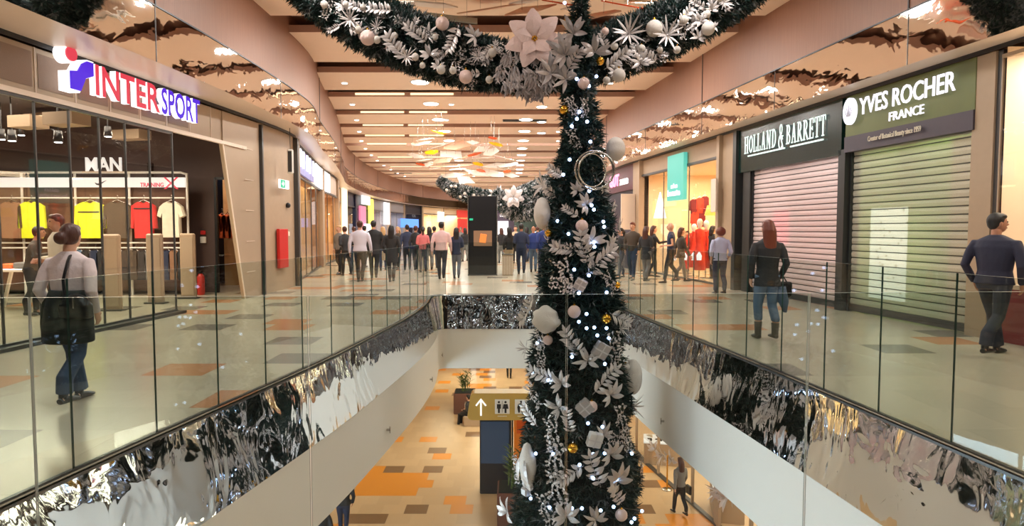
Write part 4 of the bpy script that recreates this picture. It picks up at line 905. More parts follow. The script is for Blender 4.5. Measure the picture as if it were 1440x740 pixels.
p = onZ(714, 387); t = empty('litter_bin', (p.x, p.y, 0), 0, 'beige ribbed litter bin beside the black totem', 'bin'); m = MB(); m.box((0, 0, .35), (.38, .38, .7), bev=.02); m.build('body', M['taupe'], t)
m = MB(); [m.box((-.165 + .055 * k, -.192, .34), (.022, .012, .62)) for k in range(7)]; m.build('rib', M['soffit'], t); m = MB(); m.box((0, 0, .71), (.4, .4, .03)); m.build('lid', M['steel'], t)
# ============================================================ christmas tree and garlands
M['needle'] = m_leaf('fir_needles', (.003, .014, .013), (.012, .045, .036), .55)
M['needle2'] = m_leaf('frosted_needles', (.03, .045, .045), (.26, .27, .27), .6)
M['needle3'] = m_leaf('snowy_needles', (.08, .10, .11), (.75, .74, .74), .5)
M['silverleaf'] = m_leaf('silver_leaf', lin(176, 170, 170), lin(222, 214, 210), .38, .25)
M['greyleaf'] = m_leaf('grey_leaf', lin(140, 134, 134), lin(190, 180, 176), .4, .3)
M['blush'] = mat('blush_glitter', lin(228, 200, 192), .45, .15, var=.15, scale=40, bump=.4, bscale=120)
M['gold'] = mat('gold_bauble', lin(226, 170, 60), .22, .9, var=.1)
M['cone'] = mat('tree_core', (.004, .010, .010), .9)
M['bulb'] = m_emit('fairy_bulb', (.45, .62, 1), 10)
M['puff'] = mat('white_fluff', lin(216, 208, 200), .85, var=.06, bump=.5, bscale=60)
rng = np.random.default_rng(5)
def sprig_mesh(name, P, Nn, L, W, k, mats, frost=0.0, spread=.9):
    """P, Nn arrays (n,3): clusters of k thin two-sided needles fanning about each normal"""
    n = len(P); D = Nn[:, None, :] + rng.normal(0, spread, (n, k, 3)); D /= np.linalg.norm(D, axis=2, keepdims=True)
    S = np.cross(D, rng.normal(0, 1, (n, k, 3))); S /= np.linalg.norm(S, axis=2, keepdims=True)
    ll = L * rng.uniform(.6, 1.2, (n, k, 1)); a = P[:, None, :] + rng.normal(0, .01, (n, k, 3)); mid = a + D * ll * .45
    V = np.stack([a, mid + S * W, a + D * ll, mid - S * W], 2).reshape(-1, 3)
    m = n * k; me = bpy.data.meshes.new(name); me.vertices.add(4 * m); me.vertices.foreach_set('co', V.astype(np.float32).ravel())
    me.loops.add(4 * m); me.loops.foreach_set('vertex_index', np.arange(4 * m, dtype=np.int32)); me.polygons.add(m)
    me.polygons.foreach_set('loop_start', np.arange(m, dtype=np.int32) * 4)
    mi = np.repeat((rng.random(n) < frost).astype(np.int32), k)
    for q in mats: me.materials.append(q)
    me.polygons.foreach_set('material_index', mi); me.update(calc_edges=True); me.validate(); return me
TX, TY = 1.0, 9.5
TPROF = [(-6.45, 1.42), (-2.83, .98), (-1.36, .80), (-.3, .70), (.55, .60), (1.2, .52), (1.81, .44), (2.4, .35), (2.87, .28), (3.4, .22), (3.92, .19), (4.5, .12), (5.0, .03)]
def trad(z):
    for (z0, r0), (z1, r1) in zip(TPROF, TPROF[1:]):
        if z0 <= z <= z1: return r0 + (r1 - r0) * (z - z0) / (z1 - z0)
    return TPROF[0][1] if z < TPROF[0][0] else TPROF[-1][1]
tree = empty('christmas_tree', (TX, TY, ZL), 0, 'very tall slim dark green Christmas tree rising from the lower floor', 'tree')
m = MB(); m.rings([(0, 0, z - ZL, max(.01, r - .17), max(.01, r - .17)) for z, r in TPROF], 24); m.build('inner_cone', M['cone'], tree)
m = MB(); m.rings([(0, 0, 0, .75, .75), (0, 0, .3, .75, .75)], 24); m.build('stand', M['darkgrey'], tree)
zz = []
while len(zz) < 11500:
    z = rng.uniform(-6.4, 4.98)
    if rng.random() < trad(z) / 1.42 + .05: zz.append(z)
zz = np.array(zz); th = rng.uniform(0, 2 * PI, len(zz)); rr = np.array([trad(z) for z in zz]) * rng.uniform(.80, .97, len(zz)) - .03 + .05 * np.sin(zz * 5 + th * 3)
rr = np.maximum(rr, .01); P = np.stack([rr * np.cos(th), rr * np.sin(th), zz - ZL], 1); Nn = np.stack([np.cos(th), np.sin(th), -.25 + 0 * th], 1)
me = sprig_mesh('foliage', P, Nn, .14, .011, 9, [M['needle'], M['needle2']], .05)
o = bpy.data.objects.new('foliage', me); COL.objects.link(o); o.parent = tree; o['kind'] = 'stuff'
# ---- ornaments: prototypes as mesh builders
def leafmb(mb, base, d, up, L, W, curl=.25, mi=0, n=5):
    """one lance-shaped solid leaf"""
    d = d.normalized(); s = d.cross(up).normalized(); u = s.cross(d).normalized(); top = []; 
    vs = []; 
    for i in range(n + 1):
        t = i / n; w = W * math.sin(PI * (t * .92 + .04)) ** .8 * (1 - .35 * t); c = base + d * L * t + u * (curl * L * t * (1 - t) * 1.6)
        vs += [c - s * w, c + u * W * .28 * (1 - t), c + s * w, c - u * W * .06]
    fs = []
    for i in range(n):
        for k in range(4): fs.append((i * 4 + k, i * 4 + (k + 1) % 4, i * 4 + 4 + (k + 1) % 4, i * 4 + 4 + k))
    mb.add(vs, fs, mi, False)
def spray_proto(kind, seed):
    r = random.Random(seed); m = MB(); st = MB(); up = Vector((0, 0, 1))
    # local frame: outward = +Y, lies mainly in XZ
    if kind == 'fan':        # broad magnolia-like leaves round a centre
        for i in range(7):
            a = -.5 + 4.1 * i / 6 + r.uniform(-.22, .22); d = Vector((math.cos(a), r.uniform(.1, .55), math.sin(a))); leafmb(m, d * .06, d, Vector((0, 1, 0)), r.uniform(.6, 1.1), r.uniform(.14, .22), r.uniform(.1, .5))
            st.tube([Vector((0, 0, 0)), d * .1], .02, 5)
    elif kind == 'branch':   # pairs of leaves along a stem
        sp = [Vector((.12 * math.sin(t * 2.2), .12 * t, t)) for t in [-.6 + .2 * k for k in range(8)]]; st.tube(sp, .022, 6)
        for k, p in enumerate(sp[1:]):
            for sgn in (-1, 1):
                d = Vector((sgn * r.uniform(.7, 1), .35, r.uniform(.3, .7))); leafmb(m, p, d, Vector((0, 1, 0)), r.uniform(.38, .55), r.uniform(.085, .12))
        leafmb(m, sp[-1], Vector((0, .1, 1)), Vector((0, 1, 0)), .45, .1)
    elif kind == 'star':     # thin pointed leaves, starburst
        for i in range(13):
            a = 2 * PI * i / 13 + r.uniform(-.15, .15); d = Vector((math.cos(a), r.uniform(.1, .8), math.sin(a))); leafmb(m, d * .04, d, Vector((0, 1, 0)), r.uniform(.7, 1.05), .065, .1)
        st.ball((0, 0, 0), .08, 8, 6)
    elif kind == 'droop':    # hanging willow-like tuft
        for i in range(26):
            d = Vector((r.uniform(-.7, .7), r.uniform(.0, .6), -1)); b = Vector((r.uniform(-.3, .3), .05, r.uniform(-.3, .45))); leafmb(m, b, d, Vector((0, 1, 0)), r.uniform(.4, .65), .07, .12)
        st.tube([(0, 0, .5), (0, .05, -.3)], .03, 6)
    elif kind == 'berry':
        for j in range(3):
            x0 = (j - 1) * .32; sp = [Vector((x0 + .1 * math.sin(t * 6 + j), .1, t)) for t in [-1 + .2 * k for k in range(11)]]; st.tube(sp, .014, 5)
            for p in sp:
                for q in range(2): leafmb(m, p, Vector((r.uniform(-1, 1), .4, r.uniform(-.6, .8))), Vector((0, 1, 0)), .2, .075, .2, n=4)
    elif kind == 'poinsettia':
        for ring, (cnt, L, W, y) in enumerate(((7, 1.05, .40, .12), (5, .75, .32, .5))):
            for i in range(cnt):
                a = 2 * PI * i / cnt + ring * .5; d = Vector((math.cos(a), y, math.sin(a))); leafmb(m, d * .05, d, Vector((0, 1, 0)), L, W, .2, n=6)
        for i in range(6): st.ball((.07 * math.cos(i), .14, .07 * math.sin(i)), .045, 6, 5)
    return m, st
PROTO = {}
def proto(kind, seed, lm, sm):
    k = (kind, seed, lm, sm)
    if k not in PROTO:
        a, b = spray_proto(kind, seed); PROTO[k] = (a.mesh('leaves_mesh', M[lm], False), b.mesh('stem_mesh', M[sm], False))
    return PROTO[k]
KN = {'fan': ('silver_leaf_spray', 'leaf spray'), 'branch': ('silver_leaf_branch', 'leaf branch'), 'star': ('silver_starburst_flower', 'starburst'), 'droop': ('drooping_leaf_tuft', 'leaf tuft'), 'berry': ('leafy_twig', 'twig'), 'poinsettia': ('poinsettia_flower', 'flower')}
REG = []   # ornaments awaiting labels: (obj, zone, kind words, cat, pos)
def spray(kind, p, outward, size, roll, zone, lm='silverleaf', sm='greyleaf', seed=None):
    lv, st = proto(kind, seed if seed is not None else R.randint(0, 3), lm, sm)
    t = empty(KN[kind][0], p); y = Vector(outward).normalized(); z = Vector((0, 0, 1)); z = (z - y * z.dot(y)).normalized(); x = y.cross(z)
    Mx = Matrix((x, y, z)).transposed().to_4x4() @ Matrix.Rotation(roll, 4, 'Y'); Mx = Matrix.Translation(p) @ Mx @ Matrix.Scale(size, 4); t.matrix_world = Mx
    for nm, me in (('leaves', lv), ('stem', st)):
        o = bpy.data.objects.new(nm, me); COL.objects.link(o); o.parent = t
        if nm == 'leaves': o['kind'] = 'stuff'
    REG.append((t, zone, {'fan': 'silver broad-leaved spray', 'branch': 'silver leaf branch', 'star': 'silver thin-leaved starburst', 'droop': 'silver drooping leaf tuft', 'berry': 'pale small-leaved twig', 'poinsettia': 'pale poinsettia flower'}[kind], KN[kind][1], Vector(p)))
    return t
def tree_at(px, py, out=0.0):
    """point on the near face of the tree under a pixel, plus outward direction"""
    zc = onY(px, py, TY - .5); 
    for _ in range(6):
        r = max(.05, trad(zc.z)); dx = max(-.98 * r, min(.98 * r, zc.x - TX)); y = TY - math.sqrt(max(0, r * r - dx * dx)); zc = onY(px, py, y)
    o = Vector((zc.x - TX, (y - TY), 0)); o = o.normalized() if o.length > .02 else Vector((0, -1, 0))
    return zc + o * out, o
def tspray(kind, px, py, spx, roll=0.0, **kw):
    p, o = tree_at(px, py, .0); return spray(kind, p, o + Vector((0, -.25, 0)), spx / F * (TY - .5) * .55, roll, 'tree', **kw)
for a in [('fan', 832, 338, 42, .3), ('branch', 838, 372, 60, -1.0), ('branch', 822, 356, 56, .1), ('branch', 800, 352, 44, 1.2), ('fan', 856, 345, 32, .5), ('fan', 786, 350, 26, .2), ('branch', 745, 432, 64, 2.3), ('droop', 752, 424, 52, .6), ('branch', 868, 446, 50, -2.2),
          ('star', 872, 462, 26, .2), ('branch', 808, 488, 52, .4), ('fan', 826, 508, 38, .1), ('branch', 770, 530, 52, 1.2), ('fan', 790, 540, 38, .5), ('branch', 846, 540, 58, -.9), ('fan', 858, 556, 44, .4), ('fan', 786, 574, 38, .8), ('branch', 800, 598, 40, 0), ('star', 888, 572, 46, .2),
          ('fan', 848, 612, 36, .1), ('fan', 858, 640, 44, .3), ('branch', 838, 668, 60, .2), ('fan', 866, 676, 54, .5), ('branch', 808, 664, 46, 2.0), ('fan', 797, 726, 48, .3), ('fan', 838, 732, 40, .5), ('fan', 714, 720, 54, .2), ('branch', 748, 588, 44, .6), ('star', 740, 490, 34, 0),
          ('branch', 770, 330, 36, -.4), ('branch', 858, 305, 42, -.6), ('fan', 868, 322, 30, 0), ('branch', 776, 272, 46, .8), ('fan', 764, 262, 40, .2), ('branch', 785, 244, 40, .9), ('fan', 812, 268, 26, .6), ('fan', 824, 288, 34, 1.2), ('fan', 848, 268, 24, .2), ('branch', 806, 300, 30, .8),
          ('berry', 783, 650, 50, 0), ('berry', 787, 690, 50, .2), ('berry', 778, 612, 40, .1), ('berry', 770, 716, 40, .3), ('berry', 872, 590, 40, .2), ('berry', 868, 620, 36, 1.1), ('berry', 796, 388, 40, .3), ('berry', 762, 500, 36, .1), ('berry', 862, 492, 44, .1), ('berry', 792, 402, 34, 1.3), ('berry', 806, 150, 26, .4), ('berry', 822, 152, 24, 0), ('berry', 808, 196, 28, .4), ('berry', 856, 398, 30, .6),
          ('branch', 868, 700, 44, .4), ('berry', 752, 555, 36, .8), ('fan', 744, 690, 28, .2)]:
    tspray(*a)
for px, py in ((900, 660), (880, 620), (728, 660), (760, 470), (880, 520)):
    tspray('berry', px, py, 34, .3)
def solid(nm, lab, cat, p, build, m_, zone='tree', extra=None):
    mb = MB(); build(mb); o = mb.build(nm, m_, None, p); REG.append((o, zone, lab, cat, Vector(p))) if zone else tag(o, lab, cat); return o
bmesh_ = {}
def bauble(p, r, m_, zone, lab):
    k = m_
    if k not in bmesh_:
        a = MB(); a.ball((0, 0, 0), 1, 18, 12); b = MB(); b.rings([(0, 0, .95, .2, .2), (0, 0, 1.15, .2, .2)], 10); b.tube([(0, 0, 1.1), (.0, 0, 1.35)], .05, 6); bmesh_[k] = (a.mesh('ball_mesh', M[m_]), b.mesh('cap_mesh', M['gold'] if m_ != 'gold' else M['steel']))
    t = empty('bauble', p); t.scale = (r, r, r)
    for nm, me in zip(('ball', 'cap'), bmesh_[k]): o = bpy.data.objects.new(nm, me); COL.objects.link(o); o.parent = t
    REG.append((t, zone, lab, 'bauble', Vector(p))); return t
for px, py, r, m_ in ((808, 438, 9, 'blush'), (831, 571, 8, 'blush'), (871, 723, 8.5, 'blush'), (818, 318, 9, 'blush'), (820, 118, 8.5, 'blush'), (876, 516, 6, 'silverleaf'), (773, 478, 7, 'blush'), (850, 448, 7, 'gold'), (806, 629, 7.5, 'gold'), (775, 328, 5.5, 'gold'), (797, 155, 7, 'gold'), (802, 33, 8, 'gold'), (840, 86, 6, 'gold'), (864, 401, 5, 'gold')):
    p, o = tree_at(px, py, .04); bauble(p, r / F * (TY - .5), m_, 'tree', {'blush': 'blush pink bauble', 'gold': 'gold bauble', 'silverleaf': 'silver bauble'}[m_])
# big single ornaments
def tsolid(nm, lab, cat, px, py, build, m_, out=.06):
    p, o = tree_at(px, py, out); ob = solid(nm, lab, cat, p, build, m_, None); ob.rotation_euler = (0, 0, math.atan2(o.y, o.x) + PI / 2); return ob
def blob(rx, ry, rz, amp=.12):
    def f(m):
        m.ball((0, 0, 0), 1, 26, 18); 
        m.v = [(x * rx * (1 + amp * math.sin(7 * z + 3 * x)), y * ry, z * rz * (1 + amp * .7 * math.sin(6 * x + 2))) for x, y, z in m.v]
    return f
tsolid('white_fluffy_ornament', 'big white fluffy lump ornament on the tree just under the glass edge line', 'ornament', 772, 449, blob(.24, .14, .19), M['puff'])
tsolid('beige_oval_ornament', 'large pale beige oval ornament on the right flank of the tree', 'ornament', 884, 530, blob(.12, .14, .26, .03), M['puff'])
tsolid('pale_puff_ornament', 'round pale translucent looking puff high on the tree beside the hoops', 'ornament', 856, 210, blob(.2, .14, .17, .05), M['puff'], .1)
tsolid('white_puff_ornament', 'pale fluffy ornament on the left edge of the tree below the far garland', 'ornament', 768, 300, blob(.2, .12, .22, .1), M['puff'])
p, o = tree_at(747, 655, .06); t = empty('owl_ornament', p, math.atan2(o.y, o.x) + PI / 2, 'white owl shaped ornament perched on the lower left of the tree', 'ornament')
m = MB(); m.rings([(0, 0, -.3, .05, .04), (.0, 0, -.2, .12, .08), (0, 0, 0, .16, .11), (0, 0, .14, .14, .1), (-.02, 0, .24, .08, .07), (-.02, 0, .31, .05, .05), (-.02, 0, .34, .01, .01)], 18); m.build('body', M['puff'], t)
m = MB(); leafmb(m, Vector((.05, -.08, .12)), Vector((.25, 0, -1)), Vector((0, -1, 0)), .36, .07); leafmb(m, Vector((-.1, -.06, .12)), Vector((-.15, 0, -1)), Vector((0, -1, 0)), .34, .06); m.build('wing', M['silverleaf'], t)
m = MB(); m.box((0, -.03, -.36), (.14, .1, .12), bev=.02); m.build('perch', M['greyleaf'], t)
for k, (rr_, dx, tl) in enumerate(((.27, 0, .1), (.25, .03, -.25), (.23, -.03, .5))):
    pp, o = tree_at(829, 241, .16); m = MB(); pts = [Vector((rr_ * math.cos(2 * PI * i / 40), 0, rr_ * math.sin(2 * PI * i / 40))) for i in range(40)]; m.tube(pts, .013, 6, closed=True)
    ob = m.build('hoop', M['steel'], None, pp + Vector((dx, 0, 0)), tl); tag(ob, ['outermost of the silver wire hoops high on the tree', 'middle silver wire hoop high on the tree', 'smallest silver wire hoop high on the tree'][k], 'hoop', 'silver wire hoops')
for k, (px, py, s_, rot, m_, lb) in enumerate(((843, 492, .21, .5, 'greyleaf', 'grey square gift box ornament at half height of the tree'), (835, 617, .2, .25, 'puff', 'white square gift box ornament right of the gold bauble'), (816, 400, .16, .5, 'greyleaf', 'dark grey square gift box ornament above the glass edge line'), (748, 682, .12, .1, 'puff', 'small square gift box below the owl ornament'), (822, 572, .2, .8, 'greyleaf', 'dim grey gift box beside the blush bauble'))):
    p, o = tree_at(px, py, .05); t = empty('gift_box', p, 0, lb, 'gift box'); t.rotation_euler = (.2, rot, math.atan2(o.y, o.x) + PI / 2)
    m = MB(); m.box((0, 0, 0), (s_, s_ * .5, s_), bev=.01); m.build('box', M[m_], t); m = MB(); m.box((0, 0, 0), (s_ * 1.02, s_ * .52, .02)); m.box((0, 0, 0), (.02, s_ * .52, s_ * 1.02)); m.build('ribbon', M['silverleaf'], t)
# string lights: bulbs joined by a thin wire winding over the near side
LT = [(799, 4), (834, 108), (826, 122), (812, 112), (812, 168), (815, 158), (824, 172), (806, 178), (828, 200), (803, 225), (827, 269), (830, 289), (833, 295), (824, 263), (795, 246), (787, 311), (801, 329), (845, 312), (846, 319), (833, 341), (834, 347), (808, 379), (827, 387), (850, 411), (814, 412), (775, 433), (824, 441), (814, 452), (824, 461), (834, 460), (850, 461), (838, 471), (853, 475), (760, 482), (805, 501), (848, 511), (754, 525), (774, 534), (826, 594), (845, 599), (757, 637), (780, 637), (833, 637), (848, 636), (884, 637), (815, 652), (833, 671), (875, 664), (864, 673), (750, 700), (775, 712), (805, 713), (818, 713), (843, 716), (860, 711), (898, 718), (888, 728), (884, 733)]
sl = empty('string_lights', (TX, TY, 0), 0, 'string of small cold white fairy lights wound over the Christmas tree', 'fairy lights')
bm_ = MB(); bm_.ball((0, 0, 0), .024, 8, 6); bme = bm_.mesh('bulb_mesh', M['bulb']); wp = []
for px, py in LT:
    p, o = tree_at(px, py, .05); b = bpy.data.objects.new('bulb', bme); COL.objects.link(b); b.parent = sl; b.location = p - Vector(sl.location); wp.append(p - Vector(sl.location))
m = MB(); wq = []
for a, b in zip(wp, wp[1:]):
    for k in range(4):
        q = a.lerp(b, k / 4); rr2 = math.hypot(q.x, q.y); want = max(.02, trad(q.z) - .02); q = Vector((q.x * (want / rr2 if rr2 > .01 and k else 1), q.y * (want / rr2 if rr2 > .01 and k else 1), q.z)); wq.append(q)
m.tube(wq, .005, 4); m.build('wire', M['black'], sl)
# ---- garlands
def garland(name, label, ctl, rad, cnt, L, W, k, frost, core=True, spread=.9, frostmat='needle2'):
    t = empty('hanging_' + name, ctl[0], 0, label, 'garland'); P0 = Vector(ctl[0]); pts = [Vector(c) - P0 for c in ctl]
    cc = []
    for i in range(len(pts) - 1):
        p0 = pts[max(0, i - 1)]; p1 = pts[i]; p2 = pts[i + 1]; p3 = pts[min(len(pts) - 1, i + 2)]
        for j in range(6): tt = j / 6; cc.append(.5 * ((2 * p1) + (p2 - p0) * tt + (2 * p0 - 5 * p1 + 4 * p2 - p3) * tt * tt + (3 * p1 - p0 - 3 * p2 + p3) * tt ** 3))
    cc.append(pts[-1]); n = len(cc); R_ = [rad[0] + (rad[1] - rad[0]) * math.sin(PI * i / (n - 1)) for i in range(n)]
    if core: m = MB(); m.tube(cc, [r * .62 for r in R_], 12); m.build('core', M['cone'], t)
    C = np.array([tuple(c) for c in cc]); u = rng.uniform(0, n - 1.001, cnt); i0 = u.astype(int); f = (u - i0)[:, None]; c = C[i0] * (1 - f) + C[i0 + 1] * f; r = np.array(R_)[i0] * rng.uniform(.6, .9, cnt)
    T = C[i0 + 1] - C[i0]; T /= np.linalg.norm(T, axis=1, keepdims=True); A = np.cross(T, [0, 1, 0]); A /= np.linalg.norm(A, axis=1, keepdims=True); B = np.cross(T, A); th = rng.uniform(0, 2 * PI, cnt)
    Nn = A * np.cos(th)[:, None] + B * np.sin(th)[:, None]; me = sprig_mesh('foliage', c + Nn * r[:, None], Nn, L, W, k, [M['needle'], M[frostmat]], frost, spread)
    o = bpy.data.objects.new('foliage', me); COL.objects.link(o); o.parent = t; o['kind'] = 'stuff'
    return t, [v + P0 for v in cc], R_
GY = 10.6
g1 = [onY(px, py, GY) for px, py in ((405, -50), (440, -18), (490, 16), (545, 44), (610, 70), (680, 90), (745, 98))]
garland('fir_garland', 'thick dark fir garland swag hanging left of the tree top', g1, (.38, .52), 5200, .12, .011, 9, .22)
g2 = [onY(px, py, GY) for px, py in ((745, 98), (810, 88), (870, 70), (930, 46), (985, 16), (1040, -18), (1075, -50))]
garland('fir_garland', 'thick dark fir garland swag hanging right of the tree top', g2, (.40, .48), 4600, .12, .011, 9, .28)
def gspray(kind, px, py, spx, roll=0.0, dy=-.48, zone=None, **kw):
    p = onY(px, py, GY + dy); return spray(kind, p, (R.uniform(-.15, .15), -1, R.uniform(-.1, .2)), spx / F * GY * .55, roll, zone or ('garland_left' if px < 745 else 'garland_right'), **kw)
for a in [('star', 492, 28, 34, .2), ('fan', 484, 12, 26, .4), ('branch', 508, 12, 30, 1.1), ('branch', 560, 72, 46, .5), ('branch', 590, 52, 40, .8), ('branch', 540, 14, 36, 1.3), ('fan', 604, 78, 30, .5), ('branch', 640, 50, 42, 2.6), ('star', 572, 80, 30, 0), ('fan', 668, 52, 28, .9), ('star', 672, 80, 24, .3), ('fan', 616, 94, 22, .4), ('branch', 690, 70, 30, 2.2), ('star', 530, 38, 22, .6), ('branch', 668, 104, 26, 1.5),
          ('star', 884, 48, 50, .2), ('star', 938, 50, 48, .5), ('branch', 912, 82, 42, .9), ('fan', 900, 88, 30, 0), ('branch', 862, 88, 44, -1.1), ('branch', 960, 28, 34, -.8), ('fan', 985, 30, 24, .4), ('fan', 1000, 14, 22, .1), ('star', 1018, 4, 24, .7), ('branch', 850, 62, 26, .2), ('fan', 866, 104, 26, .3), ('branch', 984, 8, 26, .9)]:
    gspray(*a)
for k in range(26):
    t_ = k / 25; px = 462 + 270 * t_; py = 8 + 92 * math.sin(t_ * 1.45) + R.uniform(-26, 26); gspray(R.choice(['branch', 'berry', 'fan', 'branch']), px, py, R.uniform(16, 28), R.uniform(0, 6), -.42, lm=R.choice(['greyleaf', 'silverleaf']))
for k in range(22):
    t_ = k / 21; px = 1020 - 160 * t_; py = 4 + 80 * math.sin(t_ * 1.45) + R.uniform(-22, 24); gspray(R.choice(['branch', 'berry', 'fan', 'branch']), px, py, R.uniform(16, 28), R.uniform(0, 6), -.42, lm=R.choice(['greyleaf', 'silverleaf']))
for k, (px, py) in enumerate(((712, 92), (730, 84), (752, 88), (772, 94), (704, 112), (722, 110), (742, 112), (762, 112), (780, 110), (714, 130), (732, 132), (752, 130), (770, 128), (742, 142), (758, 140), (724, 120), (746, 122), (768, 104))):
    gspray('droop', px, py - 8, 38, R.uniform(-.3, .3), -.55 - .02 * k, 'garland_centre', lm='greyleaf')
for a in [('poinsettia', 752, 56, 66, .3)]: gspray(*a, dy=-.62, zone='garland_centre', lm='blush', sm='gold')
for a in [('fan', 795, 78, 46, .9), ('fan', 806, 48, 40, .3), ('fan', 836, 74, 42, .3), ('fan', 776, 104, 40, .2), ('branch', 800, 96, 44, -.7), ('fan', 796, 112, 34, .7)]: gspray(*a, dy=-1.45, zone='garland_centre', lm='greyleaf')
for px, py, r, m_ in ((517, 53, 10, 'blush'), (504, 42, 5, 'puff'), (456, 6, 5, 'puff'), (622, 33, 9, 'blush'), (655, 108, 9, 'blush'), (620, 98, 6, 'puff'), (637, 99, 5, 'puff'), (584, 80, 5, 'puff'), (688, 112, 5, 'puff'), (692, 74, 6, 'puff'), (555, 50, 4.5, 'puff'), (486, 6, 4.5, 'puff'), (510, 10, 4, 'puff'), (530, 56, 5, 'puff'), (612, 52, 4, 'puff'), (594, 92, 4, 'puff'),
                   (851, 44, 5, 'blush'), (920, 40, 11, 'puff'), (994, 20, 5, 'puff'), (962, 28, 6, 'puff'), (864, 65, 5, 'puff'), (853, 113, 5, 'puff'), (952, 70, 5, 'puff'), (996, 40, 9, 'puff'), (902, 68, 5, 'puff'), (870, 106, 9, 'puff'), (928, 70, 4, 'puff'), (1010, -2, 5, 'puff')):
    bauble(onY(px, py, GY - .5), r / F * GY, m_, 'garland_left' if px < 745 else 'garland_right', {'blush': 'blush pink bauble', 'puff': 'small white bauble' if r < 8 else 'large white bauble'}[m_])
# far garlands over the walkway
FGY = 44
g3 = [onY(px, py, FGY) for px, py in ((618, 254), (640, 268), (668, 276), (695, 282), (722, 278), (748, 266), (772, 252))]
garland('fir_garland', 'distant frosted garland swag above the black totem', g3, (.2, .62), 3400, .26, .035, 6, .42, frostmat='needle3')
g4 = [onY(px, py, 38) for px, py in ((698, 270), (712, 288), (730, 292), (748, 284), (762, 268), (782, 262))]
garland('fir_garland', 'second distant frosted garland lower and right of the black totem', g4, (.2, .9), 3000, .24, .035, 6, .5, frostmat='needle3')
gl5 = [onY(px, py, 60) for px, py in ((560, 268), (590, 283), (620, 288), (650, 284))]
spray('fan', onY(700, 277, FGY - .8), (0, -1, 0), .9, .2, 'far'); spray('poinsettia', onY(722, 277, 37), (0, -1, 0), .6, .2, 'far')
for k in range(22):
    px = 628 + k * 6.4; py = 262 + 20 * math.sin(PI * k / 21) + R.uniform(-6, 8); bauble(onY(px, py, FGY - .85), .10, 'puff', 'far', 'tiny white bauble')
# label the ornaments by where they hang
ZW_ = {'tree': 'on the tall tree', 'garland_left': 'on the garland left of the tree', 'garland_right': 'on the garland right of the tree', 'garland_centre': 'where the garlands meet the tree', 'far': 'on the distant garland'}
from collections import defaultdict
dd = defaultdict(list)
for r_ in REG:
    zone = r_[1]; sidew = ''
    if zone == 'tree':
        dx = r_[4].x - TX; sidew = "tree's left flank" if dx < -.22 else "tree's right flank" if dx > .22 else "tree's middle"
    dd[(zone, sidew, r_[2])].append(r_)
for (zone, sidew, kw_), lst in dd.items():
    lst.sort(key=lambda r: -r[4].z if zone == 'tree' else r[4].x)
    for i, r_ in enumerate(lst):
        n_ = len(lst)
        if zone == 'tree': l_ = '%s on the %s%s' % (kw_, sidew, '' if n_ == 1 else ', %s from the top' % nth(i))
        else: l_ = '%s %s%s' % (kw_, ZW_[zone], '' if n_ == 1 else ', %s from the left' % nth(i))
        tag(r_[0], l_, r_[3], {'tree': 'ornaments on the tree', 'far': 'ornaments on the distant garlands'}.get(zone, 'ornaments on the near garlands'))
